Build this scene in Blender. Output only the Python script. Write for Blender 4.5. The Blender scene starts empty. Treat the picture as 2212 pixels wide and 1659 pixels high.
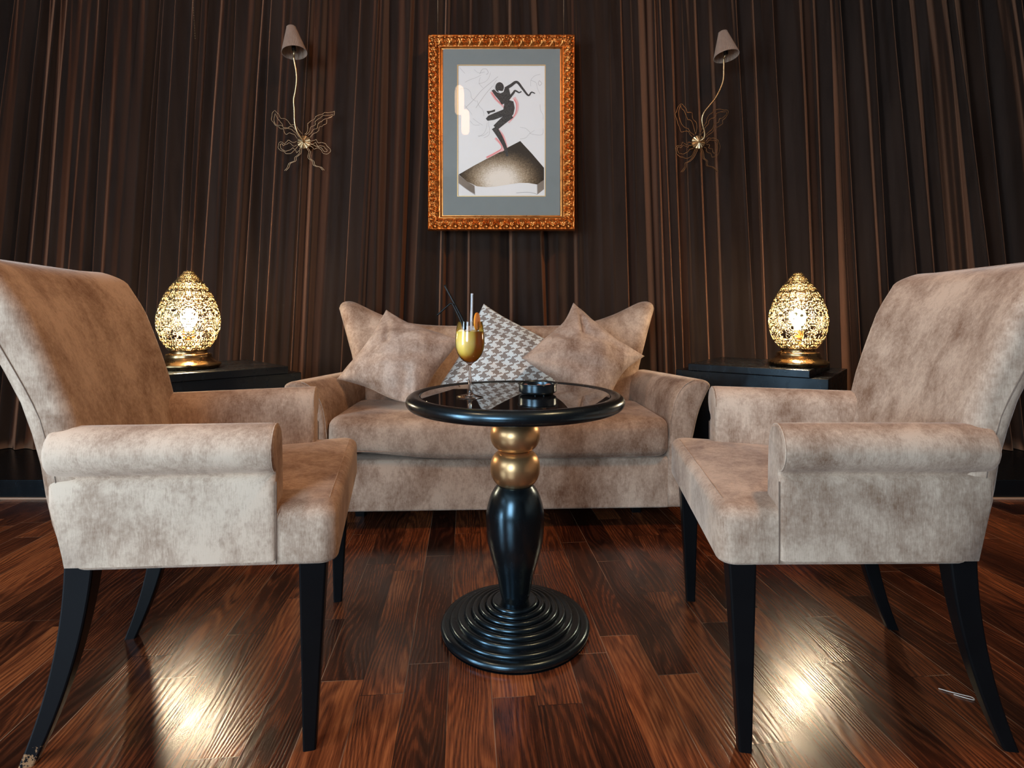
import bpy, math, random
import numpy as np
from mathutils import Vector, Matrix

random.seed(7)
rng = np.random.default_rng(11)
SC = bpy.context.scene
COL = SC.collection
PI = math.pi

# ------------------------------------------------------------------ camera
F = 1165.0; CX = 1106.0; HY = 680.0; CH = 0.896
cam = bpy.data.cameras.new('camera')
cam.sensor_width = 36.0
cam.lens = 36.0 * F / 2212.0
cam.shift_y = -(829.5 - HY) / 2212.0
cam.clip_start = 0.02
camo = bpy.data.objects.new('camera', cam)
camo.location = (0, 0, CH); camo.rotation_euler = (PI / 2, 0, 0)
COL.objects.link(camo); SC.camera = camo

def at(px, py, Y):
    return Vector(((px - CX) * Y / F, Y, CH - (py - HY) * Y / F))

# ------------------------------------------------------------------ helpers
def tag(o, label=None, cat=None, group=None, kind=None):
    if label: o['label'] = label
    if cat: o['category'] = cat
    if group: o['group'] = group
    if kind: o['kind'] = kind
    return o

def thing(name, label, cat, loc=(0, 0, 0), rz=0.0, group=None):
    o = bpy.data.objects.new(name, None); COL.objects.link(o)
    o.location = loc; o.rotation_euler = (0, 0, rz); o.empty_display_size = 0.05
    return tag(o, label, cat, group)

def mesh(name, verts, faces, mat=None, parent=None, smooth=True, angle=None, label=None):
    me = bpy.data.meshes.new(name)
    me.from_pydata([tuple(map(float, v)) for v in verts], [], faces)
    me.update()
    if smooth:
        me.polygons.foreach_set('use_smooth', [True] * len(me.polygons))
        if angle: me.set_sharp_from_angle(angle=math.radians(angle))
    o = bpy.data.objects.new(name, me); COL.objects.link(o)
    if mat: me.materials.append(mat)
    if parent: o.parent = parent
    if label: o['label'] = label
    return o

class MB:
    def __init__(s): s.v = []; s.f = []
    def add(s, v, f):
        b = len(s.v); s.v += [tuple(x) for x in v]; s.f += [tuple(i + b for i in q) for q in f]; return s
    def build(s, name, mat, parent=None, smooth=True, angle=40, label=None):
        return mesh(name, s.v, s.f, mat, parent, smooth, angle, label)

def loft(rings, cap0=True, cap1=True, closed=True):
    n = len(rings[0]); v = [p for r in rings for p in r]; f = []
    for i in range(len(rings) - 1):
        for j in range(n if closed else n - 1):
            k = (j + 1) % n
            f.append((i * n + j, i * n + k, (i + 1) * n + k, (i + 1) * n + j))
    if cap0: f.append(tuple(range(n - 1, -1, -1)))
    if cap1: f.append(tuple((len(rings) - 1) * n + j for j in range(n)))
    return v, f

def lathe(prof, seg=64, c=(0, 0, 0)):
    rings = [[(c[0] + r * math.cos(2 * PI * j / seg), c[1] + r * math.sin(2 * PI * j / seg), c[2] + z) for j in range(seg)] for r, z in prof]
    return loft(rings)

def catmull(pts, n=8, closed=False):
    P = [Vector(p) for p in pts]; out = []; m = len(P)
    rngk = range(m) if closed else range(m - 1)
    for i in rngk:
        g = lambda k: P[k % m] if closed else P[max(0, min(m - 1, k))]
        a, b, c, d = g(i - 1), g(i), g(i + 1), g(i + 2)
        for k in range(n):
            t = k / n
            out.append(0.5 * ((2 * b) + (c - a) * t + (2 * a - 5 * b + 4 * c - d) * t * t + (3 * b - a - 3 * c + d) * t ** 3))
    if not closed: out.append(P[-1])
    return out

def tube(pts, r, seg=8, closed=False, flat=1.0):
    P = [Vector(p) for p in pts]; n = len(P); rings = []
    up = Vector((0, 0, 1)); prev = None
    for i, p in enumerate(P):
        if closed: t = (P[(i + 1) % n] - P[i - 1])
        else: t = P[min(i + 1, n - 1)] - P[max(i - 1, 0)]
        if t.length < 1e-9: t = Vector((0, 0, 1))
        t.normalize()
        if prev is None:
            a = t.cross(Vector((0, 1, 0)))
            if a.length < .1: a = t.cross(Vector((1, 0, 0)))
        else: a = prev - t * prev.dot(t)
        a.normalize(); prev = a; b = t.cross(a)
        rr = r[i] if isinstance(r, (list, tuple)) else r
        rings.append([tuple(p + a * (rr * math.cos(2 * PI * j / seg)) + b * (rr * flat * math.sin(2 * PI * j / seg))) for j in range(seg)])
    if closed: rings.append(rings[0]); return loft(rings, False, False)
    return loft(rings)

def rbox(mb, x0, x1, y0, y1, z0, z1, r=0.004, seg=3):
    """box with rounded edges"""
    return mb.add(*rprism([(x0, y0), (x1, y0), (x1, y1), (x0, y1)], z0, z1, r, r, r, seg))

def rring(c, cr, seg, side=1):
    """rounded polygon ring (convex ccw corners)"""
    n = len(c); out = []
    for i in range(n):
        p = Vector(c[i]); a = (Vector(c[i - 1]) - p).normalized(); b = (Vector(c[(i + 1) % n]) - p).normalized()
        h = a.angle(b) / 2
        d = cr / math.tan(h); ctr = p + (a + b).normalized() * (cr / math.sin(h))
        s = p + a * d - ctr; e = p + b * d - ctr
        a0 = math.atan2(s.y, s.x); a1 = math.atan2(e.y, e.x)
        while a1 < a0: a1 += 2 * PI
        for k in range(seg + 1):
            t = a0 + (a1 - a0) * k / seg
            out.append((ctr.x + cr * math.cos(t), ctr.y + cr * math.sin(t)))
        if side > 1:
            q = Vector(c[(i + 1) % n]); a2 = (p - q).normalized(); b2 = (Vector(c[(i + 2) % n]) - q).normalized()
            h2 = a2.angle(b2) / 2
            s0 = p + b * d; s1 = q + a2 * (cr / math.tan(h2))
            for k in range(1, side):
                w = s0.lerp(s1, k / side); out.append((w.x, w.y))
    return out

def inset_corners(c, d):
    n = len(c); out = []
    for i in range(n):
        p = Vector(c[i]); a = (Vector(c[i - 1]) - p).normalized(); b = (Vector(c[(i + 1) % n]) - p).normalized()
        h = a.angle(b) / 2
        q = p + (a + b).normalized() * (d / math.sin(h)); out.append((q.x, q.y))
    return out

def rprism(c, z0, z1, cr=.02, rb=.01, rt=.02, seg=5, crown=0.0, side=1, nz=1):
    rings = []; lv = []
    for k in range(seg + 1):
        t = PI / 2 * k / seg; lv.append((z0 + rb * (1 - math.sin(t)), rb * (1 - math.cos(PI / 2 - (PI/2 - t))) if False else rb * (1 - math.sin(t)) * 0 + rb * (1 - math.cos(PI / 2 - t)), 0))
    lv = [(z0 + rb * (1 - math.cos(PI / 2 * k / seg)), rb * (1 - math.sin(PI / 2 * k / seg))) for k in range(seg + 1)]
    for k in range(1, nz): lv.append((z0 + rb + (z1 - rt - z0 - rb) * k / nz, 0))
    lv += [(z1 - rt + rt * math.sin(PI / 2 * k / seg), rt * (1 - math.cos(PI / 2 * k / seg))) for k in range(seg + 1)]
    for z, d in lv:
        cc = inset_corners(c, d) if d > 1e-6 else c
        rings.append([(x, y, z) for x, y in rring(cc, max(cr - d * .5, cr * .3), seg, side)])
    if crown > 0:
        base = rings[-1]; mx = sum(p[0] for p in base) / len(base); my = sum(p[1] for p in base) / len(base)
        for k in range(1, 9):
            s = 1 - k / 9
            rings.append([(mx + (p[0] - mx) * s, my + (p[1] - my) * s, z1 + crown * (1 - s * s)) for p in base])
    return loft(rings)

def ribbon_prof_inset(prof, d):
    """inset of a closed 2D profile (ccw or cw) along vertex normals"""
    n = len(prof); area = sum(prof[i][0] * prof[(i + 1) % n][1] - prof[(i + 1) % n][0] * prof[i][1] for i in range(n))
    sg = 1 if area > 0 else -1; out = []
    for i in range(n):
        a = Vector(prof[i - 1]); b = Vector(prof[(i + 1) % n]); t = (b - a).normalized()
        out.append((prof[i][0] - t.y * d * sg, prof[i][1] + t.x * d * sg))
    return out

# ------------------------------------------------------------------ materials
class NT:
    def __init__(s, name):
        s.m = bpy.data.materials.new(name); s.m.use_nodes = True
        s.t = s.m.node_tree; s.t.nodes.clear()
        s.out = s.n('ShaderNodeOutputMaterial')
    def n(s, t, **kw):
        nd = s.t.nodes.new(t)
        for k, v in kw.items(): setattr(nd, k, v)
        return nd
    def l(s, a, b): s.t.links.new(a, b)
    def set(s, nd, i, v):
        if isinstance(v, bpy.types.NodeSocket): s.l(v, nd.inputs[i])
        else: nd.inputs[i].default_value = v
    def math(s, op, a, b=0.0, c=0.0):
        nd = s.n('ShaderNodeMath', operation=op)
        for i, v in enumerate((a, b, c)): s.set(nd, i, v)
        return nd.outputs[0]
    def mix(s, f, a, b, blend='MIX'):
        nd = s.n('ShaderNodeMix', data_type='RGBA', blend_type=blend)
        s.set(nd, 0, f); s.set(nd, 6, a); s.set(nd, 7, b)
        return nd.outputs[2]
    def noise(s, vec, scale, detail=4, rough=.55, dist=0.0):
        nd = s.n('ShaderNodeTexNoise')
        if vec is not None: s.l(vec, nd.inputs['Vector'])
        nd.inputs['Scale'].default_value = scale; nd.inputs['Detail'].default_value = detail
        nd.inputs['Roughness'].default_value = rough; nd.inputs['Distortion'].default_value = dist
        return nd.outputs[0]
    def ramp(s, f, stops, interp='LINEAR'):
        nd = s.n('ShaderNodeValToRGB'); nd.color_ramp.interpolation = interp
        el = nd.color_ramp.elements
        while len(el) < len(stops): el.new(.5)
        for e, (p, c) in zip(el, stops):
            e.position = p; e.color = c if len(c) == 4 else (*c, 1)
        s.l(f, nd.inputs[0]); return nd.outputs[0]
    def mapping(s, vec, scale=(1, 1, 1), loc=(0, 0, 0), rot=(0, 0, 0)):
        nd = s.n('ShaderNodeMapping'); s.l(vec, nd.inputs[0])
        nd.inputs['Scale'].default_value = scale; nd.inputs['Location'].default_value = loc; nd.inputs['Rotation'].default_value = rot
        return nd.outputs[0]
    def coord(s, w='Object'): return s.n('ShaderNodeTexCoord').outputs[w]
    def bump(s, h, st, d=.01):
        nd = s.n('ShaderNodeBump'); s.l(h, nd.inputs['Height'])
        nd.inputs['Strength'].default_value = st; nd.inputs['Distance'].default_value = d
        return nd.outputs[0]
    def bsdf(s, **kw):
        nd = s.n('ShaderNodeBsdfPrincipled')
        for k, v in kw.items():
            k = k.replace('_', ' ')
            if isinstance(v, tuple) and len(v) == 3 and nd.inputs[k].type == 'RGBA': v = (*v, 1)
            s.set(nd, k, v)
        s.l(nd.outputs[0], s.out.inputs[0]); return nd

def simple(name, color, rough=.5, metal=0.0, bump=0.0, bscale=200, var=0.0, **kw):
    m = NT(name); c = m.coord()
    col = (*color, 1)
    if var:
        f = m.noise(c, 14, 6)
        col = m.mix(f, tuple(x * (1 - var) for x in color) + (1,), tuple(min(1, x * (1 + var)) for x in color) + (1,))
    b = m.bsdf(Base_Color=col, Roughness=rough, Metallic=metal, **kw)
    if bump: m.l(m.bump(m.noise(c, bscale, 3), bump, .002), b.inputs['Normal'])
    return m.m

def velvet(name, light, dark, sheen=.35):
    m = NT(name); c = m.coord()
    rnd = m.n('ShaderNodeObjectInfo').outputs['Random']
    v = m.n('ShaderNodeVectorMath', operation='ADD'); m.l(c, v.inputs[0])
    cb = m.n('ShaderNodeCombineXYZ'); m.l(m.math('MULTIPLY', rnd, 7.3), cb.inputs[0]); m.l(m.math('MULTIPLY', rnd, 3.1), cb.inputs[1])
    m.l(cb.outputs[0], v.inputs[1]); c2 = v.outputs[0]
    big = m.noise(c2, 4.2, 5, .55, .6)
    mid = m.noise(m.mapping(c2, (1, 1, .55)), 17, 7, .68, .3)
    fine = m.noise(c2, 90, 5, .7)
    weave = m.noise(m.mapping(c2, (1, 1, .15)), 420, 2, .6)
    a = m.math('ADD', m.math('MULTIPLY', big, .62), m.math('MULTIPLY', mid, .52))
    a = m.math('ADD', a, m.math('MULTIPLY', m.math('SUBTRACT', fine, .5), .30))
    a = m.math('ADD', a, m.math('MULTIPLY', m.math('SUBTRACT', weave, .5), .22))
    mid_c = tuple((x + y) / 2 for x, y in zip(light, dark))
    col = m.ramp(a, [(.38, dark), (.54, mid_c), (.69, light)])
    b = m.bsdf(Base_Color=col, Roughness=.75, Specular_IOR_Level=.15, Sheen_Weight=sheen, Sheen_Roughness=.35, Sheen_Tint=(.9, .78, .68))
    h = m.math('ADD', m.math('MULTIPLY', weave, .6), m.math('MULTIPLY', fine, .5))
    m.l(m.bump(h, .35, .0016), b.inputs['Normal'])
    return m.m

M = {}
M['velvet'] = velvet('beige_crushed_velvet', (.60, .455, .345), (.205, .116, .072))
M['velvet_pillow'] = velvet('taupe_crushed_velvet', (.60, .47, .38), (.19, .11, .072))
M['seam'] = simple('seam_thread', (.17, .12, .09), .9)

def lacquer():
    m = NT('black_lacquer'); c = m.coord()
    sc = m.noise(m.mapping(c, (1, 1, .3)), 60, 6, .7)
    col = m.ramp(sc, [(.35, (.0035, .0044, .0052)), (.78, (.005, .006, .0072)), (.9, (.016, .02, .024))])
    r = m.ramp(sc, [(.3, (.22,) * 3), (.8, (.30,) * 3)])
    b = m.bsdf(Base_Color=col, Roughness=r, Specular_IOR_Level=1.0, Specular_Tint=(.5, .8, 1.0))  # blue of the window highlight put into the lacquer's specular tint
    m.l(m.bump(m.noise(c, 25, 3), .015, .002), b.inputs['Normal'])
    return m.m
M['table_black'] = lacquer()
M['black'] = simple('satin_black_wood', (.0050, .0050, .0055), .30, 0, .02, 120, .3, Specular_IOR_Level=.09)

def scuffed():
    m = NT('black_paint_with_chips'); c = m.coord()
    z = m.n('ShaderNodeSeparateXYZ'); m.l(c, z.inputs[0])
    n = m.noise(c, 70, 5, .7)
    f = m.math('GREATER_THAN', m.math('SUBTRACT', n, m.math('MULTIPLY', z.outputs[2], 4.0)), .46)
    col = m.mix(f, (.006, .006, .007, 1), (.30, .16, .08, 1))
    m.bsdf(Base_Color=col, Roughness=.32, Specular_IOR_Level=.09)
    return m.m
M['chipped'] = scuffed()

def mirror_black():
    m = NT('black_table_glass')
    m.bsdf(Base_Color=(.006, .006, .007), Roughness=.015, IOR=2.3, Specular_IOR_Level=.6)
    return m.m
M['dark_glass'] = mirror_black()
M['gold_paint'] = simple('antique_gold_paint', (.66, .40, .19), .36, .9, .04, 90, .10)

def brass(name, c0, c1, rough):
    m = NT(name); c = m.coord()
    n = m.noise(c, 30, 6, .65)
    col = m.mix(n, (*c0, 1), (*c1, 1))
    r = m.ramp(n, [(.3, (rough * .8,) * 3), (.75, (rough * 1.4,) * 3)])
    b = m.bsdf(Base_Color=col, Roughness=r, Metallic=1.0)
    m.l(m.bump(m.noise(c, 130, 4), .06, .002), b.inputs['Normal'])
    return m.m
M['brass'] = brass('aged_brass', (.30, .185, .08), (.54, .37, .185), .26)
M['lattice'] = brass('pierced_brass', (.17, .12, .055), (.25, .18, .09), .45)
M['sconce_brass'] = brass('satin_brass', (.50, .34, .18), (.68, .50, .28), .32)
M['wire'] = brass('bronze_wire', (.27, .165, .09), (.40, .26, .15), .40)
M['frame_gold'] = brass('copper_gilt', (.40, .125, .032), (.80, .36, .10), .30)

def emit(name, color, st):
    m = NT(name); e = m.n('ShaderNodeEmission'); e.inputs[0].default_value = (*color, 1); e.inputs[1].default_value = st
    m.l(e.outputs[0], m.out.inputs[0]); return m.m
M['bulb'] = emit('lit_bulb', (1.0, .78, .52), 520.0)
M['pendant_glow'] = emit('lit_opal_glass', (1.0, .60, .32), 9.0)

def curtain_mat():
    m = NT('brown_velvet_curtain'); c = m.coord('Object')
    n = m.noise(m.mapping(c, (14, 3, 1.2)), 1.0, 6, .6)
    f = m.noise(c, 130, 3, .6)
    a = m.math('ADD', m.math('MULTIPLY', n, .7), m.math('MULTIPLY', f, .3))
    col = m.ramp(a, [(.35, (.013, .0078, .0058)), (.66, (.029, .0175, .0128))])
    b = m.bsdf(Base_Color=col, Roughness=.7, Specular_IOR_Level=.08)
    nb = m.bump(f, .25, .002); m.l(nb, b.inputs['Normal'])
    sh = m.n('ShaderNodeBsdfSheen'); sh.distribution = 'ASHIKHMIN'; sh.inputs['Color'].default_value = (.39, .185, .105, 1)
    sh.inputs['Roughness'].default_value = .42; m.l(nb, sh.inputs['Normal'])
    ad = m.n('ShaderNodeAddShader'); m.l(b.outputs[0], ad.inputs[0]); m.l(sh.outputs[0], ad.inputs[1]); m.l(ad.outputs[0], m.out.inputs[0])
    return m.m
M['curtain'] = curtain_mat()

def floor_mat():
    m = NT('reddish_brown_plank_floor')
    pos = m.n('ShaderNodeNewGeometry').outputs['Position']
    sp = m.n('ShaderNodeSeparateXYZ'); m.l(pos, sp.inputs[0])
    x, y = sp.outputs[0], sp.outputs[1]
    th = math.radians(4.96); c_, s_ = math.cos(th), math.sin(th)
    u = m.math('ADD', m.math('ADD', m.math('MULTIPLY', x, c_), m.math('MULTIPLY', y, s_)), .2485)
    v = m.math('ADD', m.math('MULTIPLY', x, -s_), m.math('MULTIPLY', y, c_))
    W = .1037; L = .62
    ui = m.math('DIVIDE', u, W); i = m.math('FLOOR', ui); fu = m.math('FRACT', ui)
    wn = m.n('ShaderNodeTexWhiteNoise', noise_dimensions='1D'); m.l(i, wn.inputs['W'])
    vi = m.math('ADD', m.math('DIVIDE', v, L), m.math('MULTIPLY', wn.outputs['Value'], 5.0))
    j = m.math('FLOOR', vi); fv = m.math('FRACT', vi)
    cb = m.n('ShaderNodeCombineXYZ'); m.l(i, cb.inputs[0]); m.l(j, cb.inputs[1])
    w2 = m.n('ShaderNodeTexWhiteNoise', noise_dimensions='3D'); m.l(cb.outputs[0], w2.inputs['Vector'])
    pr = w2.outputs['Value']
    # grain coordinates: per-plank shifted
    g = m.n('ShaderNodeCombineXYZ')
    m.l(m.math('ADD', u, m.math('MULTIPLY', pr, 9.0)), g.inputs[0]); m.l(m.math('ADD', v, m.math('MULTIPLY', pr, 5.0)), g.inputs[1]); m.l(m.math('MULTIPLY', pr, 20.0), g.inputs[2])
    gv = g.outputs[0]
    wobble = m.noise(m.mapping(gv, (7, 1.0, 1)), 1.0, 2, .5)
    rings = m.math('SINE', m.math('MULTIPLY', m.math('ADD', m.math('MULTIPLY', wobble, 1.0), m.math('MULTIPLY', u, 3.2)), 130.0))
    fib = m.noise(m.mapping(gv, (230, 7, 1)), 1.0, 4, .7)
    pores = m.noise(m.mapping(gv, (420, 26, 1)), 1.0, 3, .6)
    blotch = m.noise(m.mapping(gv, (9, 2.2, 1)), 1.0, 3, .5)
    t = m.math('ADD', m.math('MULTIPLY', rings, .085), m.math('MULTIPLY', fib, .62))
    t = m.math('ADD', t, m.math('MULTIPLY', m.math('SUBTRACT', pores, .5), .35))
    t = m.math('ADD', t, m.math('MULTIPLY', m.math('SUBTRACT', blotch, .5), .55))
    t = m.math('ADD', t, m.math('MULTIPLY', m.math('SUBTRACT', pr, .5), .34))
    col = m.ramp(t, [(.06, (.018, .005, .0026)), (.24, (.062, .0165, .0068)), (.42, (.165, .045, .0155)), (.66, (.37, .118, .038))])
    # joints
    eu = m.math('MINIMUM', fu, m.math('SUBTRACT', 1.0, fu)); ev = m.math('MINIMUM', fv, m.math('SUBTRACT', 1.0, fv))
    gu = m.math('LESS_THAN', eu, .0075); gvv = m.math('LESS_THAN', ev, .0013)
    gap = m.math('MAXIMUM', gu, gvv)
    gn = m.noise(m.mapping(pos, (4, 1.2, 1)), 1.3, 2)
    gapc = m.mix(m.ramp(gn, [(.46, (0,) * 3), (.58, (1,) * 3)]), (.012, .004, .003, 1), (.34, .21, .13, 1))
    col = m.mix(gap, col, gapc)
    dust = m.ramp(m.noise(pos, 75, 3, .6), [(.76, (0,) * 3), (.80, (1,) * 3)])
    col = m.mix(m.math('MULTIPLY', dust, .18), col, (.45, .30, .22, 1))
    ro = m.ramp(fib, [(.3, (.25,) * 3), (.75, (.17,) * 3)])
    b = m.bsdf(Base_Color=col, Roughness=ro, Specular_IOR_Level=.75)
    h = m.math('ADD', m.math('MULTIPLY', fib, .5), m.math('MULTIPLY', rings, .12))
    h = m.math('SUBTRACT', h, m.math('MULTIPLY', gap, 1.2))
    m.l(m.bump(h, .36, .0016), b.inputs['Normal'])
    return m.m
M['floor'] = floor_mat()
M['trim'] = simple('pale_floor_trim', (.42, .26, .17), .4)
M['wall'] = simple('warm_plaster_wall', (.42, .34, .26), .9, 0, .1, 60, .06)
M['wall_dark'] = simple('dark_brown_wall', (.10, .065, .045), .85, 0, .1, 60, .08)
M['ceiling'] = simple('off_white_ceiling', (.30, .25, .21), .9, 0, .05, 60, .05)
M['white_paint'] = simple('white_window_paint', (.7, .7, .68), .5, 0, 0, 60, .04)

# ------------------------------------------------------------------ room
def slab(name, x0, x1, y0, y1, z0, z1, mat, kind='structure', r=0):
    mb = MB()
    v = [(x, y, z) for z in (z0, z1) for y in (y0, y1) for x in (x0, x1)]
    mb.add(v, [(0, 2, 3, 1), (4, 5, 7, 6), (0, 1, 5, 4), (2, 6, 7, 3), (0, 4, 6, 2), (1, 3, 7, 5)])
    o = mb.build(name, mat, None, False, None); o['kind'] = kind; return o

XL, XR, YF, YB, ZC = -3.7, 3.7, -2.7, 3.45, 3.15
slab('floor', XL, XR, YF, YB, -.06, 0, M['floor'])
slab('ceiling', XL, XR, YF, YB, ZC, ZC + .08, M['ceiling'])
slab('wall_back', XL, XR, YB, YB + .1, 0, ZC, M['wall'])
slab('wall_right', XR, XR + .1, YF, YB, 0, ZC, M['wall_dark'])
# front wall (behind the camera) with one tall window opening
WX0, WX1, WZ0, WZ1 = -2.3, -.9, .75, 2.48
WY0, WY1, WS = -1.95, -.55, .08       # second opening, in the left wall
mb = MB()
def qbox(mb, x0, x1, y0, y1, z0, z1):
    v = [(x, y, z) for z in (z0, z1) for y in (y0, y1) for x in (x0, x1)]
    mb.add(v, [(0, 2, 3, 1), (4, 5, 7, 6), (0, 1, 5, 4), (2, 6, 7, 3), (0, 4, 6, 2), (1, 3, 7, 5)])
WB0, WB1 = 0.1, 1.3
qbox(mb, XL, WX0, YF - .12, YF, 0, ZC); qbox(mb, WX1, XR, YF - .12, YF, 0, ZC)
for a, b in ((WX0, WX1),):
    qbox(mb, a, b, YF - .12, YF, 0, WZ0); qbox(mb, a, b, YF - .12, YF, WZ1, ZC)
o = mb.build('wall_front', M['wall_dark'], None, False, None); o['kind'] = 'structure'
mb = MB()
qbox(mb, XL - .12, XL, YF, WY0, 0, ZC); qbox(mb, XL - .12, XL, WY1, YB, 0, ZC); qbox(mb, XL - .12, XL, WY0, WY1, 0, WS); qbox(mb, XL - .12, XL, WY0, WY1, WZ1, ZC)
o = mb.build('wall_left', M['wall_dark'], None, False, None); o['kind'] = 'structure'
t = .05
mb = MB()
qbox(mb, WX0, WX1, YF - .09, YF - .03, WZ0, WZ0 + t); qbox(mb, WX0, WX1, YF - .09, YF - .03, WZ1 - t, WZ1)
for xx in (WX0, (WX0 + WX1) / 2 - t / 2, WX1 - t): qbox(mb, xx, xx + t, YF - .09, YF - .03, WZ0 + t, WZ1 - t)
o = mb.build('window_1', M['white_paint'], None, False, None); o['kind'] = 'structure'
mb = MB()
qbox(mb, XL - .09, XL - .03, WY0, WY1, WS, WS + t); qbox(mb, XL - .09, XL - .03, WY0, WY1, WZ1 - t, WZ1)
for yy in (WY0, (WY0 + WY1) / 2 - t / 2, WY1 - t): qbox(mb, XL - .09, XL - .03, yy, yy + t, WS + t, WZ1 - t)
o = mb.build('window_2', M['white_paint'], None, False, None); o['kind'] = 'structure'
# black gloss plinth blocks with a pale floor trim at both ends of the back wall
for n, (a, b) in enumerate(((XL + .005, -2.02), (2.16, XR - .005)), 1):
    mb = MB(); rbox(mb, a, b, 2.625, YB - .005, 0.0, .092, .003, 2)
    o = mb.build('baseboard_' + ('left', 'right')[n - 1], M['table_black'], None, True, 20); o['kind'] = 'structure'
    mb = MB(); rbox(mb, a, b, 2.611, 2.6245, 0, .009, .002, 2)
    o = mb.build('trim_%d' % n, M['trim']); o['kind'] = 'structure'

mb = MB(); rbox(mb, -2.0198, 2.1598, 3.04, YB - .005, 0.0, .092, .003, 2)
o = mb.build('baseboard_back', M['table_black'], None, True, 20); o['kind'] = 'structure'

# ------------------------------------------------------------------ curtains
YC = 3.22
ridge_px = [-420, -350, -280, -225, -170, -120, -70, -25, 10, 41, 78, 112, 149, 163, 191, 215, 240, 268, 296, 318, 336, 359, 400, 416, 428, 454, 478, 493, 523,
            544, 570, 594, 613, 641, 650, 676, 714, 760, 793, 817, 870, 905, 958, 985, 1018, 1056, 1110, 1165, 1205, 1249, 1269, 1300, 1322, 1350,
            1372, 1392, 1424, 1442, 1462, 1484, 1497, 1515, 1545, 1578, 1613, 1640, 1690, 1741, 1767, 1800, 1833, 1879, 1900, 1960, 1998, 2031,
            2073, 2119, 2156, 2215, 2260, 2330, 2400, 2480, 2560, 2640]
ridge_x = [(p - CX) * YC / F for p in ridge_px]
def smooth1(x, seed):
    r = np.random.default_rng(seed); out = np.zeros_like(x)
    for k in range(6):
        out += np.sin(x * (1.5 + 1.9 * k) + r.uniform(0, 6.28)) / (1 + .6 * k)
    return out / 2.5
def curtain(name, pa, pb, ybias, label, seed):
    xa, xb = (pa - CX) * YC / F + .001, (pb - CX) * YC / F - .001
    R = np.array([r for r in ridge_x if xa - 2e-3 <= r <= xb + 2e-3])
    r = np.random.default_rng(seed)
    ns = int((xb - xa) / .0016); nz = 40
    S = np.linspace(xa, xb, ns); Z = np.linspace(.095, 3.1, nz)
    idx = np.clip(np.searchsorted(R, S, side='right') - 1, 0, len(R) - 2)
    G = R[1:] - R[:-1]; gap = G[idx]; tau = np.clip((S - R[idx]) / gap, 0, 1)
    A = np.clip(.62 * G, .014, .062) * r.uniform(.8, 1.2, len(G)) * r.choice([.10, .32, .75, 1.0, 1.3], len(G), p=[.2, .2, .2, .25, .15])
    flip = r.random(len(G)) < .45
    dl = np.clip(r.uniform(.011, .040, len(G)) / G, .14, .55)
    sft = r.uniform(.9, 1.8, len(G))
    tz = np.where(flip[idx], 1 - tau, tau); d = dl[idx]
    q = np.clip(tz / (1 - d), 0, 1); w_ = np.clip((tz - (1 - d)) / d, 0, 1)
    d0 = A[idx] * np.where(tz < 1 - d, np.sin(PI / 2 * q) ** sft[idx], .5 + .5 * np.cos(PI * w_))
    # broad soft undulation inside wide folds
    d0 = d0 - np.clip(gap - .09, 0, .15) * .12 * np.sin(PI * tau) * np.sin(PI * 2.0 * tau + idx) ** 2
    Gm = np.minimum(np.append(G, G[-1]), np.insert(G, 0, G[0])); lk = r.uniform(-.24, .24, len(R)) * Gm; lk[0] = 0; lk[-1] = 0
    lean = np.sin(S * 2.3 + .6) * .012 + np.interp(S, R, lk)
    amp_k = r.uniform(-1, 1, len(G)); ph_k = r.uniform(0, 6.28, len(G))
    verts = np.zeros((nz, ns, 3)); zref = .896 + 150 * YC / F
    for k, z in enumerate(Z):
        t = zref - z
        verts[k, :, 0] = S * (1 + .034 * t) + lean * t
        amp = 1.0 + .30 * (amp_k * np.sin(z * 1.5 + ph_k))[idx] - .25 * max(0, (z - 1.7))
        y = d0 * amp + .012 * np.sin(S * 1.7 + z * .35) + .008 * np.sin(S * 4.3 + z * .6 + 1)
        if z > 2.1:   # gathered pleats near the heading
            y = y + min(1, (z - 2.1) / .8) * .012 * np.abs(np.sin((S + .05 * (z - 2.1)) * 34))
        verts[k, :, 1] = YC - .035 + y + ybias
        verts[k, :, 2] = z
    v = verts.reshape(-1, 3)
    i = np.arange(nz - 1)[:, None] * ns + np.arange(ns - 1)[None, :]
    f = np.stack([i, i + 1, i + ns + 1, i + ns], -1).reshape(-1, 4)
    o = mesh(name, v.tolist(), f.tolist(), M['curtain'])
    sm = o.modifiers.new('thickness', 'SOLIDIFY'); sm.thickness = .004; sm.offset = 1.0
    tag(o, label, 'curtain', 'brown velvet curtains')
    return o
curtain('curtain', -420, 428, 0.0, 'brown velvet curtain with tight warm-lit folds behind the chipped-leg armchair', 21)
curtain('curtain.001', 428, 1018, .0, 'brown velvet curtain behind the brass sconce with the nearly straight stem', 33)
curtain('curtain.002', 1018, 1640, .0, 'brown velvet curtain behind the brass sconce with the S-curved stem', 45)
curtain('curtain.003', 1640, 2640, .004, 'darkest brown velvet curtain with wide loose folds, behind the unscuffed armchair', 57)

# bead chain hanging in the curtain folds at the top
mb = MB()
for k in range(40):
    t = k / 39; p = at(410 + 14 * t, -130 + 215 * t, 3.13) + Vector((0, -.01, 0))
    mb.add(*lathe([(.0003, -.0022), (.0016, -.0015), (.0022, 0), (.0016, .0015), (.0003, .0022)], 8, p))
for k in range(1):
    mb.add(*tube([at(410, -130, 3.13) + Vector((0, -.01, 0)), at(424, 85, 3.13) + Vector((0, -.01, 0))], .0006, 5))
o = mb.build('curtain_pull_chain', M['sconce_brass']); tag(o, 'thin beaded pull chain hanging against the brown velvet curtain', 'chain')

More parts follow.
